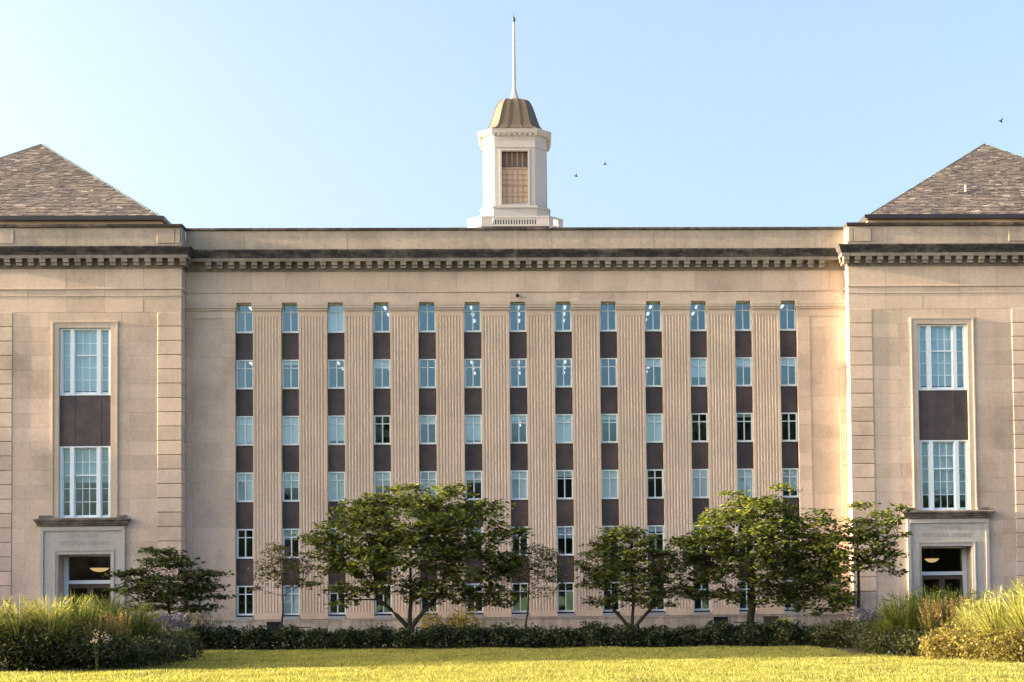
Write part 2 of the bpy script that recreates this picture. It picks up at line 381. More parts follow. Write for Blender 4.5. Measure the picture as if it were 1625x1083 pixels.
# architrave, frieze, parapet of the main front
run_blocks('architrave_block', -WX, WX, -.02, .3, 13.834, 14.23, M['stone'], 0)
run_blocks('frieze_block', -WX, WX, .0, .2, 14.292, 15.10, M['stone'], .4)
run_blocks('parapet_block', -WX, WX, .03, .3, 15.94, 16.795, M['parapet'], .2)
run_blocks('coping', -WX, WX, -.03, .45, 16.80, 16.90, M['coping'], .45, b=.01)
mb = MB(); mb.box(-WX, WX, -.05, .2, 14.233, 14.289); mb.box(-WX, WX, -.045, .05, 13.833, 13.875); mb.build('band_moulding', M['stone_plain'], library)
# base course and plinth
mb = MB()
for s in (-1, 1):
    pass
run_blocks('base_block', -WX, WX, -.045, .4, .02, .955, M['plinth'], .3, jit=.003)
mb = MB(); mb.box(-WX, WX, -.07, .5, .905, .962); mb.build('ledge', M['plinth'], library)
for k in range(13):
    x = (k-6)*S
    mb = MB(); mb.box(x-HW+.004, x+HW-.004, -.02, .45, .966, 1.10); mb.build('stone_sill', M['sill'], library)

# cornice
CP = [(.0, 15.11), (.03, 15.11), (.03, 15.44), (.06, 15.47), (.30, 15.475), (.30, 15.60), (.315, 15.62), (.325, 15.66), (.35, 15.72), (.395, 15.79), (.42, 15.85), (.44, 15.865), (.44, 15.925), (-.05, 15.935)]
CP_up = [(.0, 15.606), (.315, 15.606), (.325, 15.66), (.35, 15.72), (.395, 15.79), (.42, 15.85), (.44, 15.865), (.44, 15.925), (-.05, 15.935)]
CP_lo = [(-.05, 15.105), (.03, 15.105), (.045, 15.16), (.03, 15.18), (.03, 15.44), (.06, 15.465), (.30, 15.47), (.30, 15.60), (-.05, 15.60)]
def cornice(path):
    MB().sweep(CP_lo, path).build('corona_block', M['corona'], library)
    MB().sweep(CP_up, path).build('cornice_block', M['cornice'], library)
mod_me = None
def modillion(x, y, rot=0):
    global mod_me
    if mod_me is None:
        mb = MB(); mb.box(-.115, .115, -.25, 0, 15.315, 15.463); mb.box(-.108, .108, -.19, 0, 15.195, 15.305); mb.box(-.12, .12, -.262, 0, 15.43, 15.466)
        mod_me = bpy.data.meshes.new('modillion'); mod_me.from_pydata(mb.v, [], mb.f); mod_me.update(); mod_me.materials.append(M['corona'])
    o = link('modillion', mod_me, library, (x, y, 0)); o.rotation_euler.z = rot
g = .002
xe = 12.3
xs = [-xe]
while xs[-1] < xe-1.0: xs.append(xs[-1]+2*xe/round(2*xe/BL))
xs[-1] = xe
for i in range(len(xs)-1): cornice([(xs[i]+g, 0), (xs[i+1]-g, 0)])
cornice([(-14.75, WF), (-WX, WF), (-WX, 0), (-xe-g, 0)])
cornice([(xe+g, 0), (WX, 0), (WX, WF), (14.75, WF)])
for s in (-1, 1):
    x = 14.75+g
    while x < WO+.3:
        a, c = sorted((s*x, s*(x+BL-2*g))); cornice([(a, WF), (c, WF)]); x += BL
nm = int(2*12.95/(S/4))//2
for i in range(-nm, nm+1): modillion(i*S/4, -.03)
for s in (-1, 1):
    i = 0; x = WX-.10
    while x < WO+.2: modillion(s*x, WF-.03); x += .462
    modillion(s*(WX-.02), WF+.30, s*math.pi/2*-1)

# ------------------------------------------------------------------ end pavilions
QW = .95
def wing(s):
    X = lambda a, c: tuple(sorted((s*a, s*c)))
    par = library
    # joints core with the window and the entrance left open
    mb = MB()
    def bx(a, c, z0, z1, y0=WF+.035, y1=.0):
        p, q = X(a, c); mb.box(p, q, y0, y1, z0, z1)
    bx(WX+.03, 16.245, 0, 15.3); bx(18.295, WO, 0, 15.3); bx(16.245, 18.295, 12.71, 15.3); bx(16.245, 18.295, 3.66, 5.07); bx(WX+.03, WO, 15.3, 16.78)
    mb.build('wall_core', M['joint'], par)
    # quoins
    zq = [13.336] + [z for z in courses if 1.3 < z < 13.0] 
    for i in range(len(zq)-1):
        z1, z0 = zq[i], zq[i+1]
        for a, c in ((WX, WX+QW), (WO-QW, WO)):
            p, q = X(a, c)
            boxobj('quoin', p, q, WF-.022, -.02 if a == WX else WF+.3, z0+.028, z1, M['stone'], par, .012, .0015)
    zb = zq[-1]
    for a, c in ((WX, WX+QW), (WO-QW, WO)):
        p, q = X(a, c); boxobj('quoin', p, q, WF-.02, -.02 if a == WX else WF+.3, .9, zb-.004, M['plinth'], par, .01)
    # ashlar
    rows = [13.336] + [z for z in courses if z < 13.0 and z > .8]+[.35]
    for i in range(len(rows)-1):
        z1, z0 = rows[i], rows[i+1]; zm = (z0+z1)/2
        if z0 > 12.7: iv = [(WX+QW, WO-QW)]
        elif z0 > 4.9: iv = [(WX+QW, 16.22), (18.32, WO-QW)]
        elif z1 > 5.2: iv = [(WX+QW, 16.22), (18.32, WO-QW)]
        else: iv = [(WX+QW, 15.70), (18.84, WO-QW)]
        for a, c in iv:
            ln = c-a; n = max(1, round(ln/1.35)); off = .5*(i % 2)
            cuts = [a]; st = ln/n
            k = 1
            pos = a+st*(k-off*.8)
            while pos < c-.2:
                if pos > a+.2: cuts.append(pos)
                pos += st
            cuts.append(c)
            for j in range(len(cuts)-1):
                p, q = X(cuts[j], cuts[j+1])
                boxobj('wall_block', p+.0015, q-.0015, WF, WF+.25, z0+.0015, z1-.0015, M['stone'], par, .003, .001)
    # plain bands above the quoins
    p, q = X(WX, WO)
    pts = [-WO+.01, -WX] if s < 0 else [WX, WO-.01]
    for nm_, z0, z1, yy, mt in (('frieze_block', 13.34, 13.995, 0, M['stone']), ('frieze_block', 14.30, 15.10, 0, M['stone']), ('architrave_block', 14.0, 14.255, -.015, M['stone'])):
        xs = list(np.linspace(p, q, 6))
        for i in range(5):
            boxobj(nm_, xs[i]+.002, xs[i+1]-.002, WF+yy, -.02, z0, z1, mt, par, .006, .002)
    path = [(-WO, WF), (-WX, WF), (-WX, -.05)] if s < 0 else [(WX, -.05), (WX, WF), (WO, WF)]
    MB().sweep([(-.05, 14.258), (.05, 14.258), (.05, 14.296), (-.05, 14.296)], path).build('band_moulding', M['stone_plain'], par)
    MB().sweep([(-.05, 13.99), (.022, 13.99), (.022, 14.015), (-.05, 14.015)], path).build('band_moulding', M['stone_plain'], par)
    # parapet
    xs = list(np.linspace(p, q, 6))
    for i in range(5):
        boxobj('parapet_block', xs[i]+.002, xs[i+1]-.002, WF+.03, WF+.45 if 0 < i < 4 else .02, 15.94, 16.77, M['parapet'], par, .006, .002)
    for a, c in ((WX+.06, WX+.24), (WX+.28, WX+.98), (WO-.98, WO-.1)):
        p_, q_ = X(a, c); boxobj('parapet_panel', p_, q_, WF+.0, WF+.1, 16.13, 16.70, M['parapet'], par, .008)
    cx = [WX-.03 + (WO-WX)/5.5*i for i in range(7)]
    for i in range(6):
        p_, q_ = X(cx[i]+(.004 if i else 0), cx[i+1]); boxobj('coping', p_, q_, WF-.05, .05 if i == 0 else WF+.5, 16.775, 16.90, M['coping'], par, .012)
    # window surround
    mb = MB()
    def fr(a, c, z0, z1, y0, y1=WF+.05):
        p_, q_ = X(a, c); mb.box(p_, q_, y0, y1, z0, z1)
    fr(15.99, 16.235, 5.13, 12.96, WF-.025); fr(18.305, 18.55, 5.13, 12.96, WF-.025); fr(16.235, 18.305, 12.72, 12.96, WF-.025)
    fr(15.97, 16.03, 5.13, 12.985, WF-.05); fr(18.51, 18.57, 5.13, 12.985, WF-.05); fr(16.03, 18.51, 12.925, 12.985, WF-.05)
    mb.build('window_surround', M['stone_plain'], par)
    mb = MB(); fr(16.235, 16.252, 3.66, 12.715, WF-.02, .1); fr(18.288, 18.305, 5.13, 12.715, WF-.02, .1)
    mb.build('window_reveal', M['stone_plain'], par)
    # two tall windows and the slate panels between them
    def big_window(z0, z1):
        xo0, xo1 = WC-1.008, WC+1.008
        mb = MB(); yf = WF+.06; yg = WF+.22
        def f(a, c, za, zb, y0=yf, y1=yg+.05):
            p_, q_ = X(a, c); mb.box(p_, q_, y0, y1, za, zb)
        f(xo0, xo1, z0, z0+.055); f(xo0, xo1, z1-.05, z1); f(xo0, xo0+.095, z0+.055, z1-.05); f(xo1-.095, xo1, z0+.055, z1-.05)
        mA = (WC-.60, WC-.445); mB_ = (WC+.445, WC+.60)
        f(*mA, z0+.055, z1-.05); f(*mB_, z0+.055, z1-.05)
        win = mb.build('window', M['frame_w'], par)
        H = z1-z0-.105; gz0 = z0+.055; sash = MB()
        def sb(a, c, za, zb, y0=yg-.05, y1=yg+.03):
            p_, q_ = X(a, c); sash.box(p_, q_, y0, y1, za, zb)
        rows = [gz0+.09+ (H-.13)*i/5 for i in range(6)]
        lights = [(xo0+.095, mA[0], 1), (mA[1], mB_[0], 3), (mB_[1], xo1-.095, 1)]
        panes = []
        for a, c, n in lights:
            sb(a, a+.035, gz0, z1-.05); sb(c-.035, c, gz0, z1-.05); sb(a+.035, c-.035, gz0, rows[0]-.004); sb(a+.035, c-.035, rows[5]+.004, z1-.05)
            xs_ = np.linspace(a+.035, c-.035, n+1)
            for j in range(1, n): sb(xs_[j]-.012, xs_[j]+.012, rows[0]-.004, rows[5]+.004, yg-.03, yg+.02)
            for r_ in range(1, 5):
                if n == 3 and r_ == 3: sb(a+.02, c-.02, rows[r_]-.03, rows[r_]+.03, yg-.09, yg+.02)
                else: sb(a+.035, c-.035, rows[r_]-.012, rows[r_]+.012, yg-.028, yg+.018)
            for j in range(n):
                for r_ in range(5): panes.append((xs_[j], xs_[j+1], rows[r_], rows[r_+1]))
        sash.build('sash', M['frame_w'], win)
        for a, c, za, zb in panes:
            p_, q_ = X(a, c); boxobj('pane', p_, q_, yg, yg+.006, za, zb, M['glass'], win, 0)
        return win, yg
    zmid1 = at(135 if s < 0 else 1496, 628 if s < 0 else 621.5, WF)[2]; zmid0 = at(135 if s < 0 else 1496, 709 if s < 0 else 699.5, WF)[2]
    zmid1, zmid0 = 10.015, 7.975
    w1, yg = big_window(zmid1, 12.70); w2, yg = big_window(5.088, zmid0)
    # curtains / blinds behind
    p_, q_ = X(WC-.92, WC+.92)
    boxobj('curtain', p_, q_, yg+.12, yg+.14, zmid1+.05, 12.66, M['curtain'], w1, 0)
    h = 7.5 if s > 0 else 7.0
    lowz = {-1: 6.55, 1: 5.75}[s]
    boxobj('curtain', p_, q_, yg+.12, yg+.14, lowz, zmid0-.05, M['curtain'], w2, 0)
    for a, c in ((WC-1.008, WC-.63), (WC-.625, WC+.40), (WC+.405, WC+1.008)):
        p_, q_ = X(a, c); boxobj('spandrel_panel', p_+.002, q_-.002, WF+.10, WF+.2, zmid0+.004, zmid1-.004, M['spandrel'], par, .006)
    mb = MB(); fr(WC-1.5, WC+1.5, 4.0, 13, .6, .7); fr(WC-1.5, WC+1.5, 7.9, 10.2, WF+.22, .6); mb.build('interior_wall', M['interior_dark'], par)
    # entrance
    Ze = 3.648
    mb = MB()
    fr(15.67, 16.235, .3, 4.80, WF-.06); fr(18.305, 18.87+.13, .3, 4.80, WF-.06)
    fr(16.235, 18.305, 3.66, 4.80, WF-.06)
    mb.build('entrance_surround', M['surround'], par)
    mb = MB()
    fr(15.67, 15.80, .3, 4.76, WF-.10, WF-.062); fr(18.87, 19.0, .3, 4.76, WF-.10, WF-.062)
    fr(16.09, 18.45, 3.80, 3.86, WF-.085, WF-.062); fr(16.09, 16.15, .3, 3.80, WF-.085, WF-.062); fr(18.39, 18.45, .3, 3.80, WF-.085, WF-.062)
    fr(15.80, 18.87, 4.60, 4.76, WF-.11, WF-.062)
    mb.build('entrance_moulding', M['surround'], par)
    pth = X(15.66, 19.01)
    MB().sweep([(-.02, 4.79), (.09, 4.79), (.10, 4.86), (.14, 4.90), (.15, 4.96), (.21, 5.0), (.22, 5.06), (.0, 5.12), (-.02, 5.12)], [(pth[0]-.0, WF+.04), (pth[0], WF-.04), (pth[1], WF-.04), (pth[1], WF+.04)]).build('entrance_cornice', M['ent_cornice'], par)
    mb = MB()
    x = 15.72
    while x < 18.9: fr(x, x+.05, 4.80, 4.845, WF-.175, WF-.05); x += .1
    mb.build('entrance_dentils', M['ent_cornice'], par)
    mb = MB(); fr(15.63, 15.98, 5.12, 5.22, WF-.10); fr(18.56, 19.04, 5.12, 5.22, WF-.10); mb.build('entrance_scroll', M['ent_cornice'], par)
    # jambs and head of the deep doorway
    mb = MB(); fr(16.20, 16.237, .3, 3.70, WF+.0, .6); fr(18.303, 18.34, .3, 3.70, WF+.0, .6); fr(16.237, 18.303, 3.652, 3.70, WF+.0, .3)
    mb.build('door_reveal', M['stone_plain'], par)
    mb = MB(); yd = .05
    fr(16.24, 16.41, .3, 3.65, yd, yd+.12); fr(18.13, 18.30, .3, 3.65, yd, yd+.12); fr(16.41, 18.13, 2.50, 2.645, yd, yd+.12); fr(16.41, 18.13, 3.60, 3.65, yd, yd+.12)
    dr = mb.build('door_frame', M['frame_w'], par)
    p_, q_ = X(16.41, 18.13); boxobj('transom_pane', p_, q_, yd+.05, yd+.056, 2.645, 3.60, M['glass_door'], dr, 0)
    for a, c in ((16.41, 17.262), (17.278, 18.13)):
        mb = MB()
        fr(a, a+.11, .32, 2.49, yd+.03, yd+.08); fr(c-.11, c, .32, 2.49, yd+.03, yd+.08); fr(a+.11, c-.11, 2.33, 2.49, yd+.03, yd+.08); fr(a+.11, c-.11, .32, .6, yd+.03, yd+.08)
        d = mb.build('door', DOOR, par)
        p_, q_ = X(a+.11, c-.11); boxobj('pane', p_, q_, yd+.05, yd+.056, .6, 2.33, M['glass_door'], d, 0)
        hx = c-.05 if a < 17 else a+.05
        mb = MB(); mb.tube([(s*hx, yd-.03, 1.0), (s*hx, yd-.03, 1.4)], .014, 6); mb.build('handle', M['dark'], d)
    # vestibule behind the doors
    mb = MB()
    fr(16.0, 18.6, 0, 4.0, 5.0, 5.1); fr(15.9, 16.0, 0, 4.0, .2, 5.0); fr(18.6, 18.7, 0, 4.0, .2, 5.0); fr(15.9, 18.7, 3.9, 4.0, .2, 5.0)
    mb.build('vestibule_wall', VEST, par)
    # inscription: raised letters, the darker tone stands in for the shade of carving
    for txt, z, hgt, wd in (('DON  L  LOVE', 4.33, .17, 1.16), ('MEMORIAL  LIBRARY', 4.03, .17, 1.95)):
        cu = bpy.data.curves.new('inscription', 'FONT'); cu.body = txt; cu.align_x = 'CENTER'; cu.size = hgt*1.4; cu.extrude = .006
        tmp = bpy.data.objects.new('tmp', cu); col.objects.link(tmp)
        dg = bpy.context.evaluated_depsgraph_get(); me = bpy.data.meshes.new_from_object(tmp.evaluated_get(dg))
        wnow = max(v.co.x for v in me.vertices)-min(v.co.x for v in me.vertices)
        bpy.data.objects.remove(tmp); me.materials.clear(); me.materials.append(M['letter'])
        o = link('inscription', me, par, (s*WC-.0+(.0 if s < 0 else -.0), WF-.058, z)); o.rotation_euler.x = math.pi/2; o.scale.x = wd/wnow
    # pendant lamp in the vestibule
    cxp = at(158 if s < 0 else 1479, 905, 1.6)[0]; zl = at(158 if s < 0 else 1479, 908 if s < 0 else 893, 1.6)[2]
    lw = .40 if s < 0 else .31
    e = empty('pendant_lamp', (cxp, 1.6, zl))
    tag(e, 'glowing shallow bowl pendant lamp hanging inside the %s entrance doorway' % ('left' if s < 0 else 'right'), 'lamp', 'pendant lamps inside the two entrances')
    MB().lathe([(.03, -.0), (lw*.5, .03), (lw*.8, .09), (lw*.97, .16)], 20).build('bowl', M['bowl'], e, True)
    MB().lathe([(lw*.97, .162), (lw*1.05, .168), (lw*1.05, .19), (lw*.9, .192)], 20).build('rim', BRASS, e, True)
    MB().tube([(0, 0, .192), (0, 0, 3.9-zl)], .018, 6).build('stem', BRASS, e)
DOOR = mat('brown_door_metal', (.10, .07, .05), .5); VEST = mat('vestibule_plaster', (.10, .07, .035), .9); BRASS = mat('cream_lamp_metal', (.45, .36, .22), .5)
wing(-1); wing(1)

# ------------------------------------------------------------------ windows of the main front
blinds = [
 [0, 0, 1.0, 0, 0, 0, 0, 0, 0, 0, 0, 0, 0],
 [0, .15, 0, .32, 0, 0, 0, 0, 0, .30, .70, .34, .28],
 [.95, 1, .9, 0, .32, .92, .22, 1, .18, 1, 0, .12, 0],
 [1, .55, 1, .5, .9, .4, 1, .22, 1, 0, 1, 1, .8],
 [0, .38, .3, .3, .2, .3, .4, .42, .3, .2, .1, 0, .2],
 [0, .98, 0, 0, 0, .1, 0, 0, 0, 0, 0, 0, 0]]
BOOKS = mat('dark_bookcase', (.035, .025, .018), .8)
lights_on = {(0,0),(0,3),(0,5),(0,6),(0,7),(0,9),(0,12),(1,0),(1,2),(1,3),(1,5),(1,6),(1,7),(1,9),(1,12),(2,6),(3,6),(0,10)}
YG = .30
def win_frame():
    mb = MB(); a = HW-.004
    H = 1.2
    mb.box(-a, a, .21, .36, 0, .075); mb.box(-a, -a+.062, .22, .36, .075, H); mb.box(a-.062, a, .22, .36, .075, H); mb.box(-a+.062, a-.062, .22, .36, H-.05, H)
    me = bpy.data.meshes.new('window'); me.from_pydata(mb.v, [], mb.f); me.update(); me.materials.append(M['frame']); return me
def win_bars(H=1.2):
    mb = MB(); a = HW-.004
    mb.box(-.024, .024, .255, .33, .075, H-.05); mb.box(-a+.062, -.025, .26, .325, H*.70-.003, H*.70+.035); mb.box(.025, a-.062, .26, .325, H*.70-.003, H*.70+.035)
    me = bpy.data.meshes.new('muntin'); me.from_pydata(mb.v, [], mb.f); me.update(); me.materials.append(M['frame']); return me
wf, wb = win_frame(), win_bars()
def panebox(name, x0, x1, z0, z1, par, X, Z):
    key = ('p', name, x0)
    if key not in _box:
        mb = MB(); mb.box(-(x1-x0)/2, (x1-x0)/2, 0, .006, -(z1-z0)/2, (z1-z0)/2)
        me = bpy.data.meshes.new(name); me.from_pydata(mb.v, [], mb.f); me.update(); me.materials.append(M['glass']); _box[key] = me
    o = link(name, _box[key], par, ((x0+x1)/2, YG, (z0+z1)/2)); o.rotation_euler = (TILT+random.uniform(-.006, .006), 0, random.uniform(-.008, .008)); return o
dark_panes = {(2,3),(2,10),(2,11),(2,12),(3,7),(3,9),(4,0),(4,3),(4,7),(4,10),(4,12)} | {(5, k) for k in range(13) if k != 1}
TILT = 0
a_ = HW-.004-.055
for r_ in range(6):
    zb = Z0-r_*RH
    for k in range(13):
        x = (k-6)*S
        wdw = link('window', wf, library, (x, 0, zb)); link('muntin', wb, wdw)
        TILT = max(0, (math.atan((zb+.5-1.6)/62)-R(1.6))/2) if (r_, k) in dark_panes else 0
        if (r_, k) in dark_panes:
            boxobj('bookcase', x-.55, x+.55, .75, 1.15, zb-.3, zb+1.22, BOOKS, library, 0)  # dark bookcase added so that these windows read dark
        for u0, u1 in ((-a_, -.02), (.02, a_)):
            panebox('pane', u0, u1, .065, .84, wdw, x, zb); panebox('upper_pane', u0, u1, .872, 1.155, wdw, x, zb)
        f = blinds[r_][k]
        if f > 0:
            mb = MB(); mb.box(-HW+.07, HW-.07, .335, .341, 1.17-1.1*f, 1.18); o = mb.build('blind', M['blind'], wdw); o.location = (0, 0, 0)
        if r_ < 5:
            boxobj('spandrel_panel', x-HW+.003, x+HW-.003, .29, .42, Z0-(r_+1)*RH+1.203, zb-.003, M['spandrel'], library, .006)
        if (r_, k) in lights_on:
            zc = zb+1.30
            for j in range(3):
                y = 1.3+j*1.5; dx = .12*math.sin(k*2.1)
                mb = MB(); mb.box(x+dx-.045, x+dx+.045, y, y+.55, zc-.06, zc-.01); mb.build('ceiling_light', M['tube'], library)
# head of the top row, floors and back wall of the stacks
mb = MB()
for k in range(13): mb.box((k-6)*S-HW+.003, (k-6)*S+HW-.003, .30, .42, 13.838, 13.86)
mb.build('window_head', M['gutter'], library)
mb = MB()
mb.box(-11.6, 11.6, .46, 6.0, 13.94, 14.1)
for r_ in range(5):
    zt = Z0-r_*RH-.02; mb.box(-11.6, 11.6, .5, 6.0, zt-.75, zt-.35)
mb.box(-11.6, 11.6, .5, 6, .6, .9)
mb.build('floor_slab', M['interior'], library)
mb = MB(); mb.box(-11.8, 11.8, 6.0, 6.2, .6, 14.1); mb.box(-11.8, -11.62, .5, 6, .6, 14.1); mb.box(11.62, 11.8, .5, 6, .6, 14.1); mb.build('interior_wall', M['interior'], library)
# deep body of the building behind, with its flat roof
mb = MB()
mb.box(-WX-8, WX+8, 6.6, 46, 0, 16.2); mb.box(-13.2, 13.2, .46, 6.6, 16.1, 16.4)
for s in (-1, 1):
    a, c = sorted((s*20.95, s*38)); mb.box(a, c, .95, 30, 0, 16.02)
    a, c = sorted((s*20.9, s*21.07)); mb.box(a, c, WF+.06, .94, 0, 16.77)
mb.build('rear_block', M['stone_plain'], library)

# ------------------------------------------------------------------ hipped slate roofs over the pavilions
slate_boxes = []
def roof(s):
    E0 = np.array([-14.70, 1.0, 17.60]); ze = E0[2]
    t = 7.16; A = np.array([-14.70-t, 1+t, at(66, 230, 1+t)[2]])
    sl = (A[2]-ze)/t
    # second point of the far hip: ray through (0,252) on the slope
    d = ray(0, 252); # z = ze + sl*(y-1)
    tt = (ze + sl*(CAM[1]*0 + (-DIST)-1) - CZ + 0)/(d[2]-sl*d[1]); Q = CAM + d*tt
    k = (A[2]-ze)/(A[2]-Q[2]); B = A+(Q-A)*k
    back = np.array([E0[0], E0[1]+2*t, ze]); bb = np.array([B[0], B[1]+2*t, ze])
    mir = lambda p: (s*-1*p[0] if s > 0 else p[0], p[1], p[2])
    V = [mir(p) for p in (E0, A, B, back, bb)]
    mb = MB(); mb.add(V, [(0, 1, 2), (0, 3, 1), (3, 4, 1), (4, 2, 1)]); rf = mb.build('roof', M['joint'], library)
    # hip flashing
    mb = MB(); mb.tube([V[0], V[1]], .05, 6); mb.tube([V[1], V[2]], .05, 6); mb.build('hip_flashing', M['flash'], rf)
    # gutter and fascia wall
    mb = MB(); xa, xb = sorted((V[0][0]+(-s)*.18, V[2][0])); mb.box(xa, xb, .80, 1.02, 17.46, 17.62); 
    xs0 = V[0][0]+(-s)*.18; a, c = sorted((xs0, xs0+s*.2)); mb.box(a, c, 1.02, 16, 17.46, 17.62); mb.build('gutter', M['gutter'], rf)
    mb = MB(); a, c = sorted((V[0][0]-s*.02, V[2][0])); mb.box(a, c, 1.05, 16, 16.0, 17.455); mb.build('attic_wall', M['pier'], rf)
    # slates, laid course by course
    n = np.array([0, -sl, 1.0]); n /= np.linalg.norm(n); up = np.array([0, 1, sl]); up /= np.linalg.norm(up)
    LEN = (A-E0)[1]/up[1]; ch = .165; nc = int(LEN/ch)
    xr0, xr1 = E0[0], A[0]; xl0, xl1 = B[0], A[0]
    items = []
    for i in range(nc):
        fr_ = i*ch/LEN; r1 = xr0+(xr1-xr0)*fr_-.03; l1 = max(xl0+(xl1-xl0)*fr_+.03, -27.0)
        x = l1-rng.uniform(0, .2)
        while x < r1:
            w_ = rng.choice([.18, .22, .26, .30, .36]); x2 = min(x+w_, r1); x1 = max(x, l1)
            if x2-x1 > .05: items.append((i, x1+.003, x2-.003, rng.uniform(-.006, .012), rng.uniform(-.012, .012)))
            x += w_
    cand = [q for q in items if -20.9 < q[1] < -14.7 and q[0] < 7]
    solo = set(map(id, cand[:150]))
    stv, stf = [], []
    def slate_pts(q):
        i, x1, x2, lift, drop = q
        base = np.array([0, E0[1], ze])+up*(i*ch-.02+drop)
        hh = ch*1.5
        p = []
        for xx in (x1, x2):
            for (a, nn) in ((0, .016+lift*.6), (0, .045+lift), (hh, .008), (hh, .0)):
                pt = base+up*a+n*nn; p.append((xx if s < 0 else -xx, pt[1], pt[2]))
        f = [(0, 4, 5, 1), (1, 5, 6, 2), (0, 1, 2, 3), (4, 7, 6, 5)]
        if s > 0: f = [g_[::-1] for g_ in f]
        return p, f
    for q in items:
        p, f = slate_pts(q)
        if id(q) in solo:
            m_ = MB().add(p, f); m_.build('slate', M['slate'], rf)
        else:
            k0 = len(stv); stv.extend(p); stf.extend([tuple(j+k0 for j in g_) for g_ in f])
    mb = MB(); mb.v = stv; mb.f = stf; o = mb.build('slate_field', M['slate_i'], rf); o['kind'] = 'stuff'
    if s > 0:
        p = at(1533, 322, 3.2); 
        base_z = ze+sl*(3.2-1)
        mb = MB(); mb.tube([(p[0], 3.2, base_z-.1), (p[0], 3.2, base_z+.30)], .05, 8); mb.build('vent_pipe', M['white'], rf)
roof(-1); roof(1)

# ------------------------------------------------------------------ cupola
UX, UY = -.45, 35.0
cup = empty('cupola', (0, 0, 0)); cup.parent = library
def octa(h, c):
    return [(UX-h+c, UY-h), (UX+h-c, UY-h), (UX+h, UY-h+c), (UX+h, UY+h-c), (UX+h-c, UY+h), (UX-h+c, UY+h), (UX-h, UY+h-c), (UX-h, UY-h+c)]
mb = MB(); mb.prism(octa(2.7, .8), 16.0, 24.4); mb.build('tower_base', M['white'], cup)
mb = MB(); mb.prism(octa(2.15, .77), 24.4, 25.50); mb.build('tower_dark_band', M['gutter'], cup)  # dark band behind the balusters, so the gaps between them read dark
mb = MB(); mb.prism(octa(2.13, .76), 25.50, 26.25); mb.prism(octa(2.22, .80), 26.25, 26.34); mb.prism(octa(2.13, .76), 26.34, 26.42); mb.build('pedestal', M['white'], cup)
# body with a window opening on each long face
h, c = 1.98, .71
mb = MB(); wo_, z0, z1 = .82, 26.56, 29.92
o8 = octa(h, c)
for (p, q) in ((1, 2), (3, 4), (5, 6), (7, 0)):
    a, b_ = o8[p], o8[q]; mb.add([(a[0], a[1], 26.42), (b_[0], b_[1], 26.42), (b_[0], b_[1], 30.75), (a[0], a[1], 30.75)], [(0, 1, 2, 3)])
def face_panels(rot):
    out = []
    for (x0_, x1_, y0_, y1_, za, zb_) in ((-h+c, -wo_, -h, -h+.25, 26.42, 30.75), (wo_, h-c, -h, -h+.25, 26.42, 30.75), (-wo_, wo_, -h, -h+.25, 26.42, z0), (-wo_, wo_, -h, -h+.25, z1, 30.75),
                    (-wo_-.12, -wo_-.003, -h-.05, -h, z0-.1, z1+.12), (wo_+.003, wo_+.12, -h-.05, -h, z0-.1, z1+.12), (-wo_, wo_, -h-.05, -h, z1+.003, z1+.12), (-wo_-.16, wo_+.16, -h-.09, -h, z0-.20, z0-.105)):
        t_ = MB().box(x0_, x1_, y0_, y1_, za, zb_); ca, sa = math.cos(rot), math.sin(rot)
        out.append(([(UX+x*ca-y*sa, UY+x*sa+y*ca, z) for x, y, z in t_.v], t_.f))
    return out
for q in range(4):
    for v, f in face_panels(q*math.pi/2): mb.add(v, f)
mb.build('cupola_wall', M['white'], cup)
mb = MB(); mb.prism(octa(2.02, .73), 30.13, 30.2); mb.prism(octa(2.02, .73), 30.2, 30.62); mb.build('architrave', M['white'], cup)
mb = MB(); mb.prism(octa(2.03, .74), 30.62, 30.95); mb.prism(octa(2.12, .78), 30.95, 31.02, octa(2.25, .84)); mb.prism(octa(2.27, .86), 31.02, 31.18); mb.prism(octa(2.27, .86), 31.18, 31.26, octa(2.33, .89)); mb.prism(octa(2.33, .89), 31.26, 31.38, octa(1.85, .74)); mb.build('cupola_cornice', M['white'], cup)
mb = MB()
for q in range(4):
    ca, sa = math.cos(q*math.pi/2), math.sin(q*math.pi/2)
    for i in range(-4, 5):
        t_ = MB().box(i*.33-.09, i*.33+.09, -2.20, -2.0, 30.86, 31.0); mb.add([(UX+x*ca-y*sa, UY+x*sa+y*ca, z) for x, y, z in t_.v], t_.f)
    ca, sa = math.cos(q*math.pi/2+math.pi/4), math.sin(q*math.pi/2+math.pi/4)
    for i in (-1, 0, 1):
        t_ = MB().box(i*.3-.09, i*.3+.09, -2.38, -2.1, 30.86, 31.0); mb.add([(UX+x*ca-y*sa, UY+x*sa+y*ca, z) for x, y, z in t_.v], t_.f)
mb.build('dentils', M['white'], cup)['kind'] = 'stuff'
prof = [(2.12, 31.36), (1.90, 31.41), (1.74, 31.50), (1.60, 31.66), (1.49, 31.88), (1.39, 32.12), (1.29, 32.38), (1.18, 32.64), (1.06, 32.86), (.92, 33.03), (.74, 33.13), (.50, 33.18)]
prof = [(r_, 31.36+(z_-31.36)*1.30) for r_, z_ in prof]
mb = MB()
for i in range(len(prof)-1): mb.prism(octa(prof[i][0], prof[i][0]*.37), prof[i][1], prof[i+1][1], octa(prof[i+1][0], prof[i+1][0]*.37))
dome = mb.build('dome', M['dome'], cup)
mb = MB()
for q in range(4):
    ca, sa = math.cos(q*math.pi/2), math.sin(q*math.pi/2)
    for fx in (-.63, -.24, .24, .63):
        pts = [(UX+(fx*r)*ca+(r+.01)*sa, UY+(fx*r)*sa-(r+.01)*ca, z+.01) for r, z in prof[:-1]]
        mb.tube(pts, .012, 4)
mb.build('standing_seams', M['dome'], dome)
mb = MB()
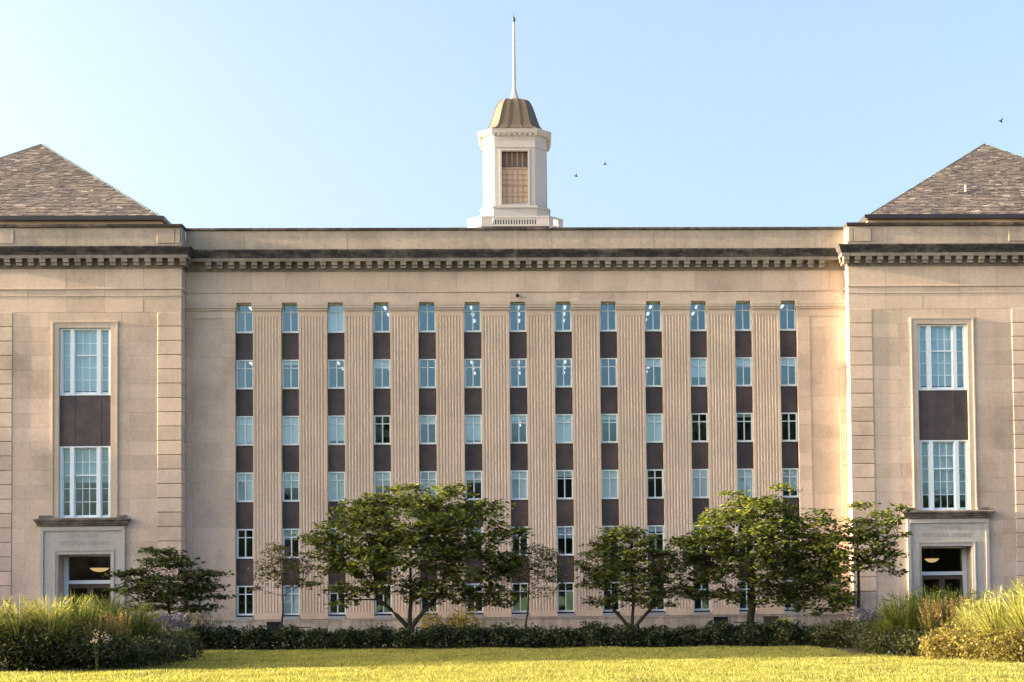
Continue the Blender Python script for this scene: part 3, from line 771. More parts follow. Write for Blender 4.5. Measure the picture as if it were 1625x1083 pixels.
sp = [(.34, 33.70), (.28, 33.86), (.20, 34.12), (.13, 34.45), (.105, 34.65), (.10, 35.6), (.085, 37.2), (.06, 38.85)]
for i in range(len(sp)-1): mb.prism(octa(sp[i][0], sp[i][0]*.55), sp[i][1], sp[i+1][1], octa(sp[i+1][0], sp[i+1][0]*.55))
mb.build('spire', M['white'], cup)
mb = MB(); mb.lathe([(.015, 38.83), (.04, 38.88), (.10, 38.98), (.115, 39.05), (.10, 39.12), (.04, 39.2), (.02, 39.28), (.008, 39.5)], 10, (UX, UY)); mb.build('finial', mat('finial_copper', (.05, .09, .11), .5, .5), cup, True)
# cupola window: louvred head, glazed below
for q in range(4):
    piv = Matrix.Translation((UX, UY, 0)) @ Matrix.Rotation(q*math.pi/2, 4, 'Z')
    def put(mb_, nm_, mt_, par=cup):
        v = [tuple(piv @ Vector(p)) for p in mb_.v]; mb_.v = v; return mb_.build(nm_, mt_, par)
    y = -h+.16
    mb = MB(); mb.box(-wo_, wo_, y, y+.06, 28.80, 28.92); mb.box(-wo_, wo_, y, y+.05, 27.72, 27.82); mb.box(-wo_, wo_, y, y+.05, z0, z0+.05)
    for i in range(1, 5): xx = -wo_+2*wo_*i/5; mb.box(xx-.022, xx+.022, y+.01, y+.05, z0+.05, z1)
    for zz in (27.05, 27.35, 28.1, 28.45): mb.box(-wo_, wo_, y+.015, y+.045, zz-.015, zz+.015)
    wn = put(mb, 'cupola_window', mat('aged_window_wood', (.30, .22, .17), .7) if q == 0 else bpy.data.materials['aged_window_wood'])
    mb = MB(); mb.box(-wo_, wo_, y+.06, y+.066, z0, 28.80); put(mb, 'cupola_glazing', (mat('amber_back_panel', (.46, .36, .26), .7) if q == 0 else bpy.data.materials['amber_back_panel']))
    mb = MB(); mb.box(-wo_, wo_, y+.30, y+.31, 28.80, z1); put(mb, 'cupola_louvre', (mat('louvre_dark', (.20, .16, .145), .8) if q == 0 else bpy.data.materials['louvre_dark']))
# balustrade round the foot
mb = MB(); hb, cb = 3.0, .9
P8 = octa(hb, cb); ring = [P8[i] for i in range(8)]
for i in range(8):
    a, b_ = Vector(ring[i]+(0,)), Vector(ring[(i+1) % 8]+(0,)); d = (b_-a); ln = d.length; d.normalize(); n_ = Vector((d.y, -d.x, 0))
    def slab(t0, t1, o0, o1, za, zb_):
        q_ = [a+d*t0+n_*o0, a+d*t1+n_*o0, a+d*t1+n_*o1, a+d*t0+n_*o1]
        mb.add([(p.x, p.y, za) for p in q_]+[(p.x, p.y, zb_) for p in q_], [(0,3,2,1),(4,5,6,7),(0,1,5,4),(1,2,6,5),(2,3,7,6),(3,0,4,7)])
    slab(0, ln, -.14, .0, 25.42, 25.54); slab(0, ln, -.12, -.02, 24.9, 25.0)
    wsol = .72 if ln > 2 else .3
    slab(0, wsol, -.13, -.015, 25.0, 25.42); slab(ln-wsol, ln, -.13, -.015, 25.0, 25.42)
    t = wsol+.05
    while t < ln-wsol: slab(t, t+.085, -.11, -.03, 25.0, 25.42); t += .165
mb.build('balustrade', M['white'], cup)
tag(cup, 'white octagonal cupola with a brown bell-shaped dome and tall spire')

# ------------------------------------------------------------------ things fixed to or above the building
p = at(821, 469, -.16)
e = empty('security_camera', tuple(p)); tag(e, 'small round black dome camera fixed above the middle window column', 'security camera')
MB().lathe([(.01, -.075), (.04, -.065), (.07, -.03), (.078, 0), (.07, .035), (.04, .065), (.01, .075)], 14).build('dome_cover', M['dark'], e, True)
MB().box(-.03, .03, .06, .15, -.03, .03).build('bracket', M['sill'], e)
def bird(px, py, Y, sz, ang, label):
    p = at(px, py, Y); e = empty('bird', tuple(p)); tag(e, label, 'bird', 'birds in the sky'); e.rotation_euler = (0, ang, .4)
    body = MB().lathe([(.005, -sz*.5), (sz*.09, -sz*.3), (sz*.12, 0), (sz*.10, sz*.25), (sz*.04, sz*.45), (.004, sz*.5)], 8)
    body.v = [(z, x, y) for x, y, z in body.v]; body.build('body', M['bird'], e, True)
    for q in (-1, 1):
        w_ = MB(); t_ = sz*.02
        pts = [(sz*.2, 0), (-sz*.15, 0), (-sz*.3, sz*.5), (-sz*.25, sz*.9), (-sz*.05, sz*.5)]
        w_.add([(x, q*y, abs(y)*.35) for x, y in pts]+[(x, q*y, abs(y)*.35+t_) for x, y in pts], [(0,1,2,3,4), (9,8,7,6,5)]+[(i, (i+1) % 5, 5+(i+1) % 5, 5+i) for i in range(5)])
        w_.build('wing', M['bird'], e)
bird(914, 280, 20, .26, .2, 'lowest small dark bird flying just right of the cupola')
bird(960, 261, 22, .27, -.1, 'small dark bird flying above and right of the lowest one')
bird(1588, 193, 10, .28, .3, 'small dark bird high above the right hip roof')

# ------------------------------------------------------------------ foliage builders
def leaf_quads(C, size, tilt=.5, droop=0.0, aspect=1.5):
    """one four-sided leaf per centre; returns verts, faces"""
    n = len(C); az_ = rng.uniform(0, 2*np.pi, n); s = size*rng.uniform(.65, 1.3, n)[:, None]
    a = np.stack([np.cos(az_), np.sin(az_), rng.normal(-droop, tilt, n)], 1); a /= np.linalg.norm(a, axis=1)[:, None]
    r = rng.normal(0, 1, (n, 3)); r[:, 2] *= tilt; b = np.cross(a, np.stack([rng.normal(0, tilt, n), rng.normal(0, tilt, n), np.ones(n)], 1)); b /= np.linalg.norm(b, axis=1)[:, None]
    v = np.stack([C-a*s*.5*aspect**.5, C+b*s*.38, C+a*s*.5*aspect**.5, C-b*s*.38], 1).reshape(-1, 3)
    return v, np.arange(n*4).reshape(-1, 4)
def foliage(name, C, size, material, parent, **k):
    v, f = leaf_quads(np.asarray(C), size, **k); return np_mesh(name, v, f, 4, material, parent)
def bez(p0, p1, p2, n=7):
    return [tuple((1-t)**2*np.array(p0)+2*t*(1-t)*np.array(p1)+t*t*np.array(p2)) for t in np.linspace(0, 1, n)]

def tree(name, label, base_px, Y, lobes, dens, leaf, mt, trunk_r, stems=1, fork=.22, group=None, flat_=.16, spray=.34, nleaf=11, depth=.85):
    """lobes: (px, py, rx, ry) of the crown; sprays of leaves fill them, limbs run to their middles"""
    sc = scale_at(Y); base = at(base_px, 1010, Y); base[2] = 0
    root = empty(name, tuple(base)); tag(root, label, 'tree', group)
    L_ = []
    for px, py, rx, ry in lobes:
        c = at(px, py, Y); L_.append((c-base, rx*sc, ry*sc))
    wood = MB(); cmean = sum(l[0]*l[1]*l[2] for l in L_)/sum(l[1]*l[2] for l in L_)
    fz = cmean[2]*fork*2
    twigs = MB()
    stem_tops = []
    if stems == 1:
        top = np.array([cmean[0]*.25+rng.uniform(-.08, .08), rng.uniform(-.1, .1), fz]); wood.tube(bez((0, 0, -.05), (top[0]*.2+rng.uniform(-.06, .06), 0, fz*.5), top), [trunk_r*(1-.045*i) for i in range(7)], 8); stem_tops = [(top, trunk_r*.7)]
    else:
        low = np.array([0, 0, fz*.38]); wood.tube([(0, 0, -.05), (.02, 0, fz*.2), tuple(low)], [trunk_r*1.1, trunk_r, trunk_r*1.0], 8)
        for i in range(stems):
            u = (i-(stems-1)/2)/max(1, (stems-1)/2); top = np.array([u*fz*.62+rng.uniform(-.1, .1), rng.uniform(-.35, .35), fz*rng.uniform(.95, 1.15)])
            wood.tube(bez(tuple(low-np.array([0, 0, .05])), (u*fz*.2, 0, fz*.65), top), [trunk_r*.62*(1-.05*j) for j in range(7)], 7); stem_tops.append((top, trunk_r*.42))
    nodes = []; cand = []
    for top, sr in stem_tops:
        near = min(L_, key=lambda q: abs(q[0][0]-top[0]*1.6)+abs(q[0][2]-cmean[2]*1.15)*.6)
        end = np.array([near[0][0]*.6+top[0]*.4, top[1]*1.3, cmean[2]*rng.uniform(1.05, 1.25)])
        pts = bez(top-np.array([0, 0, .04]), top+(end-top)*np.array([.25, .3, .55]), end, 9)
        wood.tube(pts, [sr*(1-.085*j) for j in range(9)], 6)
        cand += [(np.array(q), sr*(1-.085*j)) for j, q in enumerate(pts)]
        nodes += [np.array(q) for q in pts[4:]]
    tg = []
    for c, rx, rz in L_:
        for rep in range(3):
            tg.append(c+np.array([rng.uniform(-.75, .75)*rx, rng.uniform(-.7, .7)*rx*depth, rng.uniform(-.5, .7)*rz]))
    tg.sort(key=lambda q: np.linalg.norm(q-cmean*np.array([.3, 0, .7])))
    for tgt in tg:
        def cost(q):
            d = tgt-q[0]; return np.linalg.norm(d)+max(0, -d[2]+.05)*1.6+rng.uniform(0, .15)
        st, sr = min(cand, key=cost); ln = np.linalg.norm(tgt-st)
        r0 = min(sr*.62, .012+.022*ln); mid = st+(tgt-st)*np.array([.5, .5, .62])+rng.normal(0, .07, 3)*ln
        pts = bez(st, mid, tgt, 7); wood.tube(pts, [max(.006, r0*(1-j/7.2)) for j in range(7)], 5)
        nodes += [np.array(q) for q in pts[2:]]; cand += [(np.array(q), max(.007, r0*(1-j/7.2))) for j, q in enumerate(pts[1:6], 1)]
    nodes = np.array(nodes); Cs = []
    for c, rx, rz in L_:
        ns = int(dens*rx*rz*math.pi*1.0)
        for _ in range(ns):
            u = rng.normal(0, 1, 3); u /= np.linalg.norm(u); rr = rng.uniform(.15, 1)**(1/2.2)
            p = c+u*rr*np.array([rx, rx*depth, rz])
            if p[2] < .5: continue
            # clumpy: drop sprays in a slow noise
            if math.sin(p[0]*2.3+c[0])*math.sin(p[1]*2.1)*math.sin(p[2]*4.1+p[0]) > .35+rng.uniform(-.15, .3): continue
            th = rng.uniform(0, 2*math.pi); d = np.array([math.cos(th), math.sin(th), rng.uniform(-.25, .15)])
            m_ = int(nleaf*rng.uniform(.6, 1.4)); tt = rng.uniform(-1, 1, m_)
            lv = p+np.outer(tt, d)*spray+rng.normal(0, 1, (m_, 3))*np.array([spray*.35, spray*.35, flat_*spray])
            Cs.append(lv)
            if rng.random() < .5:
                j = np.argmin(((nodes-p)**2).sum(1)); q = nodes[j]
                twigs.tube([tuple(q), tuple((q+p)/2+np.array([0, 0, .05])), tuple(p+d*spray*.5)], [.016, .011, .006], 3)
    wood.build('trunk', M['bark'], root, True); twigs.build('twigs', M['bark'], root)['kind'] = 'stuff'
    foliage('crown', np.concatenate(Cs), leaf, mt, root, tilt=.38, droop=.15)
    return root
TG = 'trees in the bed along the library front'
tree('redbud_tree', 'largest broad multi-stemmed tree, its crown hiding five window columns left of centre', 650, -6.5,
     [(650, 830, 110, 44), (570, 850, 70, 40), (735, 840, 76, 46), (640, 885, 112, 38), (745, 900, 72, 42), (575, 893, 56, 30), (505, 852, 36, 14), (680, 790, 66, 20), (600, 802, 40, 20), (560, 806, 30, 14), (775, 803, 34, 12), (812, 848, 26, 16), (800, 895, 34, 30), (690, 935, 60, 18), (560, 935, 44, 14), (780, 945, 44, 16), (525, 905, 26, 8), (722, 778, 26, 8), (640, 776, 30, 7), (615, 932, 60, 14), (705, 950, 60, 9), (545, 955, 34, 6), (765, 957, 48, 8), (510, 878, 26, 10), (500, 925, 20, 5)],
     34, .15, M['leaf'], .15, 3, .24, TG, spray=.30, nleaf=17)
tree('redbud_tree', 'second largest spreading tree, single trunk with low arching limbs, on the right side', 1188, -6.0,
     [(1185, 845, 90, 42), (1122, 868, 54, 34), (1250, 860, 60, 46), (1185, 900, 100, 36), (1262, 915, 60, 40), (1108, 905, 50, 26), (1195, 805, 52, 20), (1228, 812, 38, 26), (1145, 822, 34, 18), (1300, 895, 40, 46), (1305, 955, 56, 22), (1235, 940, 50, 14), (1240, 774, 24, 6), (1098, 938, 36, 12), (1170, 788, 22, 8), (1090, 860, 24, 10), (1145, 945, 55, 9), (1215, 955, 55, 7), (1290, 860, 26, 16)],
     34, .15, M['leaf'], .17, 1, .22, TG, spray=.30, nleaf=17)
tree('redbud_tree', 'medium round multi-stemmed tree standing left of the large right-hand tree', 1003, -6.5,
     [(1000, 865, 54, 28), (960, 895, 42, 30), (1035, 892, 48, 36), (1000, 920, 66, 26), (938, 925, 26, 16), (985, 845, 36, 13), (1005, 948, 56, 10), (1055, 935, 30, 16), (925, 895, 16, 8), (948, 862, 18, 8), (950, 955, 34, 6), (1030, 960, 44, 5)],
     38, .14, M['leaf'], .12, 3, .24, TG, spray=.28, nleaf=16)
tree('redbud_tree', 'open airy tree with slender dark trunk and sunlit top beside the right pavilion', 1364, -6.8,
     [(1345, 835, 44, 14), (1400, 826, 32, 18), (1325, 868, 40, 24), (1380, 866, 40, 20), (1408, 878, 30, 10), (1345, 895, 42, 20), (1303, 822, 24, 16), (1428, 806, 16, 7), (1312, 925, 40, 26), (1420, 908, 26, 4), (1335, 950, 28, 12), (1368, 803, 24, 6), (1388, 894, 36, 10), (1402, 850, 40, 9), (1360, 850, 40, 12)],
     46, .14, M['leaf'], .085, 1, .26, TG, spray=.26, nleaf=14)
tree('small_tree', 'small dark flat-topped tree with layered branches in front of the left pavilion corner', 268, -8.5,
     [(270, 893, 44, 10), (228, 908, 36, 5), (315, 912, 42, 7), (270, 922, 72, 10), (330, 932, 34, 6), (215, 934, 40, 6), (262, 938, 74, 9), (275, 950, 66, 9), (262, 876, 28, 6), (195, 912, 20, 4), (310, 966, 44, 6), (235, 964, 34, 5), (345, 948, 20, 4), (240, 872, 14, 3)],
     120, .12, M['leaf_dark'], .085, 1, .24, TG, flat_=.08, spray=.30, nleaf=13)
tree('sapling', 'thin young sapling with bare lower twigs in front of the second window column', 446, -7.0,
     [(440, 880, 30, 15), (418, 905, 22, 20), (474, 898, 26, 20), (450, 912, 34, 22), (432, 868, 20, 7), (478, 925, 18, 10), (412, 935, 14, 8)],
     56, .085, M['leaf_pale'], .045, 1, .24, TG, spray=.22, nleaf=11)
tree('sapling', 'thin pale sapling right of the largest tree, in front of the middle window column', 829, -7.0,
     [(845, 878, 32, 18), (866, 902, 28, 22), (838, 912, 30, 22), (882, 922, 20, 14), (856, 940, 30, 10), (870, 878, 22, 10)],
     56, .085, M['leaf_pale'], .045, 1, .24, TG, spray=.22, nleaf=11)

ORD = ['first', 'second', 'third', 'fourth', 'fifth', 'sixth', 'seventh', 'eighth', 'ninth', 'tenth', 'eleventh', 'twelfth', 'thirteenth', 'fourteenth', 'fifteenth', 'sixteenth', 'seventeenth', 'eighteenth', 'nineteenth', 'twentieth', 'twenty-first', 'twenty-second', 'twenty-third']
def shrub(name, label, x, y, rx, ry, hgt, n, leaf, mt, group, cat='shrub', stems=7, lump=.22):
    root = empty(name, (x, y, 0)); tag(root, label, cat, group)
    th = rng.uniform(0, 2*np.pi, n); ph = np.arccos(rng.uniform(-.2, 1, n)); rr = rng.uniform(.55, 1.04, n)
    ph_ = rng.uniform(0, 6, 3)
    bump = 1+lump*np.sin(3*th+ph_[0])*np.sin(2*ph*2+ph_[1])+lump*.6*np.sin(7*th+ph_[2])*np.cos(5*ph)
    k = rr*bump
    C = np.stack([rx*k*np.sin(ph)*np.cos(th), ry*k*np.sin(ph)*np.sin(th), np.maximum(.03, hgt*.48+hgt*.52*k*np.cos(ph)*1.0)], 1)
    low = rng.random(n) < .35; C[low, 2] = rng.uniform(.02, hgt*.5, low.sum())
    foliage('foliage', C, leaf, mt, root, tilt=.75, droop=.1, aspect=1.6)
    mb = MB()
    for i in range(stems):
        a = rng.uniform(0, 6.28); mb.tube([(0, 0, 0), (math.cos(a)*rx*.3, math.sin(a)*ry*.3, hgt*.4), (math.cos(a)*rx*.6, math.sin(a)*ry*.6, hgt*.75)], [.015, .011, .006], 4)
    mb.build('stems', M['bark'], root)
    return root
# the hedge of shrubs along the far edge of the lawn
HX0, HX1 = -11.0, 12.0
nh = 23
for i in range(nh):
    u = i/(nh-1); x = HX0+(HX1-HX0)*u; y = -8.7-3.2*u+rng.uniform(-.15, .15)
    pxx = 812
    hh = rng.uniform(.70, .90)
    shrub('hedge_shrub', 'dark green leafy shrub, %s from the left in the hedge row behind the lawn' % ORD[i], x, y, rng.uniform(.62, .78), .62, hh, 2700, .08, M['hedge'], 'shrubs of the hedge row behind the lawn')
# yellowing perennials behind the hedge
for px, py, r0, lab in ((685, 985, .45, 'dull golden bush behind the hedge just right of the largest trunk'), (745, 980, .5, 'bright golden-orange bush rising behind the hedge'), (722, 984, .35, 'small yellow bush between the two golden bushes'), (1248, 996, .32, 'small yellow-green clump behind the hedge right of the patio chair')):
    p = at(px, py, -8.0); shrub('golden_bush', lab, p[0], -7.6, r0, .4, p[2]+.38, 1100, .065, M['gold'], 'yellow bushes behind the hedge', 'bush', 4)

def grass_clump(name, label, x, y, hgt, rad, n, mt, group, plume=None, lean=.35, wd=.014, pn=60, ph=.28, arch=.45, cat='ornamental grass'):
    root = empty(name, (x, y, 0)); tag(root, label, cat, group)
    th = rng.uniform(0, 2*np.pi, n); r0 = rad*.28*np.sqrt(rng.random(n)); out = rng.uniform(.05, 1, n)*lean*hgt; H = hgt*rng.uniform(.45, 1.06, n)*(1-.22*(out/(lean*hgt))**2)
    b0 = np.stack([r0*np.cos(th), r0*np.sin(th), np.zeros(n)], 1); d = np.stack([np.cos(th), np.sin(th), np.zeros(n)], 1)
    tw = rng.uniform(0, np.pi, n); sd_ = np.stack([np.cos(tw), np.sin(tw), np.zeros(n)], 1)
    rings = []; K = 5
    for j in range(K):
        t = j/(K-1); droop_ = (t**3)*arch*out[:, None]
        c = b0+d*(out*t**1.6)[:, None]; c[:, 2] = H*(t-.18*(t**4)*arch*2*(out/(lean*hgt)))
        wj = wd*(1-t**2.5)*rng.uniform(.8, 1.2, n)+.0015
        rings.append((c-sd_*wj[:, None]*.5, c+sd_*wj[:, None]*.5))
    v = np.stack([q for pr in rings for q in pr], 1).reshape(-1, 3); base = np.arange(n)[:, None]*2*K
    f = np.concatenate([base+np.array([[2*j, 2*j+1, 2*j+3, 2*j+2]]) for j in range(K-1)], 0)
    np_mesh('blades', v, f, 4, mt, root)
    # short side leaves that break up the mound
    m_ = int(n*.55); a = rng.uniform(0, 6.283, m_); q = rng.uniform(.15, 1, m_)**.6; zz = hgt*rng.uniform(.2, .98, m_)*(1-.25*q**2)
    C = np.stack([np.cos(a)*q*rad*(.35+.65*zz/hgt), np.sin(a)*q*rad*(.35+.65*zz/hgt), zz], 1)
    dr = np.stack([np.cos(a)*.75+rng.normal(0, .35, m_), np.sin(a)*.75+rng.normal(0, .35, m_), rng.normal(.55, .55, m_)], 1); dr /= np.linalg.norm(dr, axis=1)[:, None]
    sdv = np.cross(dr, rng.normal(0, 1, (m_, 3))); sdv /= np.linalg.norm(sdv, axis=1)[:, None]; ln = rng.uniform(.09, .22, m_)[:, None]
    vv = np.stack([C-dr*ln, C+sdv*.014, C+dr*ln, C-sdv*.014], 1).reshape(-1, 3); np_mesh('side_leaves', vv, np.arange(m_*4).reshape(-1, 4), 4, mt, root)
    if plume is not None:
        Cs = []
        for i in range(pn):
            a = rng.uniform(0, 6.28); rr = rad*math.sqrt(rng.random())*1.05; top = np.array([rr*math.cos(a), rr*math.sin(a), hgt*rng.uniform(.80, 1.14)*(1-.13*(rr/rad)**2)]); tilt_ = np.array([math.cos(a)*.35*rr/rad, math.sin(a)*.35*rr/rad, 1])
            t = rng.random(30); Cs.append(top+np.outer(t*-ph*rng.uniform(.6, 1), tilt_)+rng.normal(0, .011, (30, 3))*(.4+t[:, None]))
        v, f = leaf_quads(np.concatenate(Cs), .034, tilt=1.6, droop=-.4, aspect=2.4); np_mesh('plumes', v, f, 4, plume, root)
    return root
GL, GR = 'ornamental grasses in the left bed', 'ornamental grasses in the right bed'
def gx(px, Y): return at(px, 960, Y)[0]
# left bed: tall clumps with lit tops
left = [(-30, -24.3, 1.9, 'tall grass clump cut by the left edge of the picture'), (30, -24.0, 1.85, 'tall pale grass clump second from the left edge'), (80, -23.8, 1.9, 'tall pale grass clump in front of the left side of the left doorway'),
        (125, -23.2, 1.95, 'tall yellow-green grass clump right under the left doorway'), (165, -20.2, 1.95, 'green grass clump before the left pavilion wall, left of the plumed clump'), (215, -19.2, 1.75, 'rounded green grass clump at the right end of the left bed')]
for i, (px, Y, hg, lb) in enumerate(left):
    grass_clump('ornamental_grass', lb, gx(px, Y), Y, hg+.05, .8, 1100, M['reed_pale'] if i in (0, 1, 2) else M['reed'], GL, None, .55, .028, arch=.9)
for px, Y, lb in ((145, -23.5, 'tan plumed feather grass, left of the pair in the left bed'), (185, -23.0, 'tan plumed feather grass, right of the pair in the left bed')):
    grass_clump('feather_grass', lb, gx(px, Y), Y, 1.38, .42, 260, M['reed'], 'tan plumed grasses in the left bed', M['plume'], .2, .012, 70, .42)
# off to the left the bed goes on
for i, (X_, Y_) in enumerate(((-16.5, -23.2), (-17.6, -22.6), (-18.4, -24.0), (-16.2, -21.6), (-19.6, -23.4), (-15.6, -24.2))):
    shrub('tall_shrub', 'large dark shrub in the bed left of the picture, %s of that clump' % ORD[i], X_, Y_, .95, .9, 1.95, 900, .11, M['shrub'], 'shrubs continuing left of the frame', 'shrub')
# dark low shrubs at the front of the left bed
lows = [(10, -24.3, 1.0, 1.15), (55, -24.2, 1.0, 1.2), (100, -23.9, .9, 1.1), (145, -24.0, .8, .85), (185, -23.4, .8, .8), (225, -22.0, .8, .8), (255, -19.5, .8, .78), (280, -16.0, .8, .85), (240, -17.8, .7, .95), (262, -13.6, .7, .72)]
for i, (px, Y, rx, hg) in enumerate(lows):
    shrub('low_shrub', 'dark spreading shrub edging the left bed, %s from the left' % ORD[i], gx(px, Y), Y, rx, .85, hg, 3000, .07, M['shrub'], 'dark shrubs edging the left bed')
# sage, pink and white flowers
def flower_patch(name, label, px, Y, w_, hgt, mt, n, stems=True, leaf=.04):
    x = gx(px, Y); root = empty(name, (x, Y, 0)); tag(root, label, 'flowers')
    mb = MB(); Cs = []
    for i in range(n):
        a, b_ = rng.uniform(-w_, w_), rng.uniform(-.5, .5); hh = hgt*rng.uniform(.75, 1.05); lx = rng.uniform(-.08, .08)
        mb.tube([(a, b_, 0), (a+lx*.4, b_, hh*.6), (a+lx, b_, hh)], [.008, .006, .004], 3)
        m_ = 14; Cs.append(np.array([a+lx, b_, hh])+rng.normal(0, 1, (m_, 3))*np.array([.045, .045, .05]))
    mb.build('stems', GREENSTEM, root); foliage('petals', np.concatenate(Cs), leaf, mt, root, tilt=1)['kind'] = 'stuff'
GREENSTEM = mat('flower_stem', (.07, .09, .03), .8)
flower_patch('sage_plant', 'hazy blue-purple sage below the small dark tree', 248, -12.5, 1.1, 1.2, M['sage'], 190, leaf=.06)
flower_patch('sage_plant', 'small patch of blue-purple sage beside the right bed grasses', 1385, -13.5, .55, 1.15, M['sage'], 110, leaf=.06)
flower_patch('pink_flowers', 'pale pink and white flowers on thin stems left of the hedge', 318, -8.6, .62, 1.25, M['petal'], 90, leaf=.055)
flower_patch('pink_flowers', 'faded pink flower heads around the trunk of the small dark tree', 270, -9.4, .9, 1.25, M['petal'], 50, leaf=.05)
flower_patch('hydrangea', 'single white and blue flower head in the left bed shrubs', 160, -24.3, .08, .88, M['petal'], 6)
# right bed
right = [(1430, -19.5, 1.85, 'broad green grass clump at the left end of the right bed', M['reed']), (1475, -19.0, 2.0, 'tall green grass clump in front of the right doorway', M['reed']), (1525, -19.2, 1.95, 'green grass clump below the right jamb of the right doorway', M['reed']),
         (1590, -24.4, 1.9, 'brilliant yellow sunlit grass clump, left of the bright pair at the right edge', M['reed_pale']), (1640, -25.2, 2.2, 'tallest bright yellow grass clump cut by the right edge', M['reed_pale']), (1555, -22.4, 1.6, 'low sunlit grass clump between green and bright yellow clumps', M['reed_pale'])]
for px, Y, hg, lb, mt in right:
    grass_clump('ornamental_grass', lb, gx(px, Y), Y, hg, .9, 1200, mt, GR, None, .58, .028, arch=.9)
for px, Y, lb in ((1478, -21.0, 'tan plumed feather grass, leftmost of three in the right bed'), (1505, -21.2, 'tan plumed feather grass, middle of three in the right bed'), (1532, -21.4, 'tan plumed feather grass, rightmost of three in the right bed')):
    grass_clump('feather_grass', lb, gx(px, Y), Y, 1.5, .42, 260, M['reed'], 'tan plumed grasses in the right bed', M['plume'], .2, .012, 70, .48)
for i, (px, Y, rx, hg) in enumerate(((1325, -12.4, .8, .85), (1350, -12.6, .8, .85), (1385, -14.5, .9, .9), (1400, -17.5, .8, .8), (1405, -19.8, .7, .7), (1425, -20.6, .8, .75), (1455, -21.8, .8, .7))):
    shrub('low_shrub', 'dark low shrub at the shaded end of the right bed, %s from the left' % ORD[i], gx(px, Y), Y, rx, .8, hg, 2400, .07, M['shrub'], 'dark shrubs edging the right bed')
for i, (px, Y, rx, hg) in enumerate(((1500, -23.4, .75, .75), (1520, -22.6, .6, 1.0), (1540, -23.9, .75, .85), (1580, -25.0, .8, .8), (1620, -25.9, .85, .85))):
    shrub('sumac_shrub', 'ochre sunlit low shrub edging the right bed, %s from the left' % ORD[i], gx(px, Y), Y, rx, .75, hg, 2200, .065, M['sumac'], 'ochre shrubs edging the right bed')

# ------------------------------------------------------------------ patio chairs and tables behind the hedge
def chair(px, Y, rot, label):
    x = gx(px, Y); e = empty('patio_chair', (x, Y, 0)); e.rotation_euler.z = rot; tag(e, label, 'chair', 'dark patio chairs on the terrace')
    mb = MB(); mb.add([(-.27, .22, .42), (.27, .22, .42), (.30, .33, .93), (-.30, .33, .93), (-.27, .25, .42), (.27, .25, .42), (.30, .36, .93), (-.30, .36, .93)], [(0,1,2,3), (7,6,5,4), (0,4,5,1), (1,5,6,2), (2,6,7,3), (3,7,4,0)]); mb.build('backrest', M['dark'], e)
    MB().box(-.27, .27, -.25, .24, .40, .44).build('seat', M['dark'], e)
    for sx_ in (-1, 1):
        for sy_ in (-1, 1): MB().tube([(sx_*.25, sy_*.22, 0), (sx_*.25, sy_*.22, .42)], .016, 6).build('leg', M['dark'], e)
        MB().tube([(sx_*.29, -.22, .42), (sx_*.29, -.2, .64), (sx_*.29, .27, .66)], .015, 6).build('armrest', M['dark'], e)
def table(px, Y, w_, label):
    x = gx(px, Y); e = empty('patio_table', (x, Y, 0)); tag(e, label, 'table', 'dark patio tables on the terrace')
    MB().lathe([(w_, .70), (w_, .73)], 20).build('tabletop', M['dark'], e)
    MB().tube([(0, 0, .02), (0, 0, .70)], .035, 8).build('pedestal', M['dark'], e)
    MB().lathe([(.25, .005), (.24, .03)], 16).build('foot', M['dark'], e)
chair(438, -3.8, .35, 'dark patio chair behind the hedge, leftmost of the four'); chair(503, -3.8, -.5, 'dark patio chair behind the hedge between second and third window columns')
table(471, -3.7, .55, 'dark round patio table between the two left chairs')
chair(1149, -3.9, .3, 'dark patio chair behind the hedge left of the right large trunk'); chair(1220, -3.9, -.4, 'dark patio chair behind the hedge right of the right large trunk')
table(1185, -3.7, .55, 'dark round patio table behind the right large trunk')

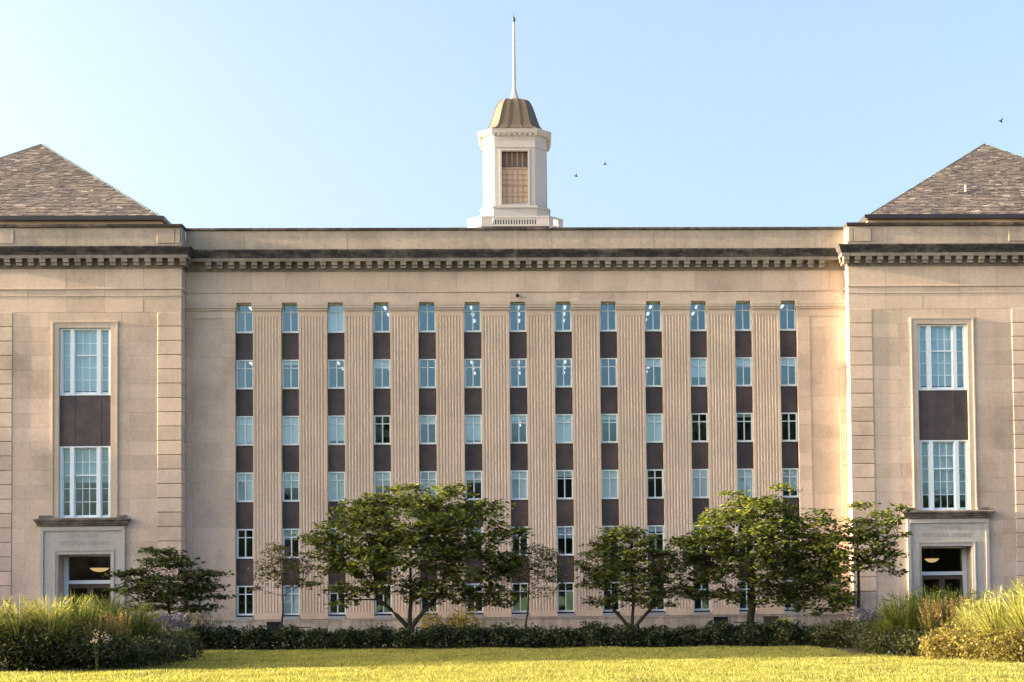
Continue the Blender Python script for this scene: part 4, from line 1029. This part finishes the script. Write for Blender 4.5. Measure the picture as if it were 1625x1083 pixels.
# ------------------------------------------------------------------ surroundings out of the picture: a block added to shade the garden, and the trees the windows mirror
mb = MB(); mb.box(-125, -110, -25.4, 12, 0, 24.2); o = mb.build('shade_block', M['brickfar']); tag(o, 'plain brick block added beyond the left edge to shade the garden', 'building')
for i, (X_, Y_, h_, r0) in enumerate(((-34, -118, 15, 7), (-20, -124, 12, 6), (-7, -116, 17, 7.5), (7, -122, 12, 6), (19, -117, 16, 7), (31, -124, 18, 8), (45, -116, 14, 7))):
    root = empty('park_tree', (X_, Y_, 0)); tag(root, 'large round park tree across the lawn behind the camera, %s from the left' % ORD[i], 'tree', 'park trees behind the camera')
    MB().tube([(0, 0, 0), (.1, 0, h_*.3), (0, 0, h_*.6)], [.4, .33, .2], 8).build('trunk', M['bark'], root)
    n = 2600; u = rng.normal(0, 1, (n, 3)); u /= np.linalg.norm(u, axis=1)[:, None]
    C = u*(rng.uniform(.5, 1.05, n)**.6)[:, None]*np.array([r0, r0, h_*.42])*(1+.15*np.sin(u[:, :1]*7+i)*np.sin(u[:, 2:]*6)); C[:, 2] += h_*.6
    foliage('crown', C, .85, M['park'], root, tilt=.8)

# ------------------------------------------------------------------ lawn blades
def inside(pts, poly):
    x, y = pts[:, 0], pts[:, 1]; ins = np.zeros(len(pts), bool); j = len(poly)-1
    for i in range(len(poly)):
        xi, yi = poly[i]; xj, yj = poly[j]
        c_ = ((yi > y) != (yj > y)) & (x < (xj-xi)*(y-yi)/(yj-yi+1e-12)+xi); ins ^= c_; j = i
    return ins
nb = 560000
Y_ = -35+ (29)*rng.random(nb)**1.25; X_ = rng.uniform(-1, 1, nb)*(14+.1*(Y_+35))+.3
pts = np.stack([X_, Y_], 1); pts = pts[inside(pts, lawn_edge)]; n = len(pts)
th = rng.uniform(0, np.pi, n); hgt = rng.uniform(.045, .095, n)*(1+.35*np.sin(pts[:, 0]*1.7)*np.sin(pts[:, 1]*1.3+1)); wd = rng.uniform(.008, .018, n)
d = np.stack([np.cos(th), np.sin(th), np.zeros(n)], 1)*wd[:, None]; b0 = np.concatenate([pts, np.zeros((n, 1))], 1)
tip = b0.copy(); tip[:, 2] = hgt; tip[:, :2] += rng.normal(0, .02, (n, 2))
v = np.stack([b0-d, b0+d, tip], 1).reshape(-1, 3)
o = np_mesh('lawn_grass', v, np.arange(n*3).reshape(-1, 3), 3, M['lawn']); tag(o, 'short mown grass covering the lawn', 'grass', kind='stuff')
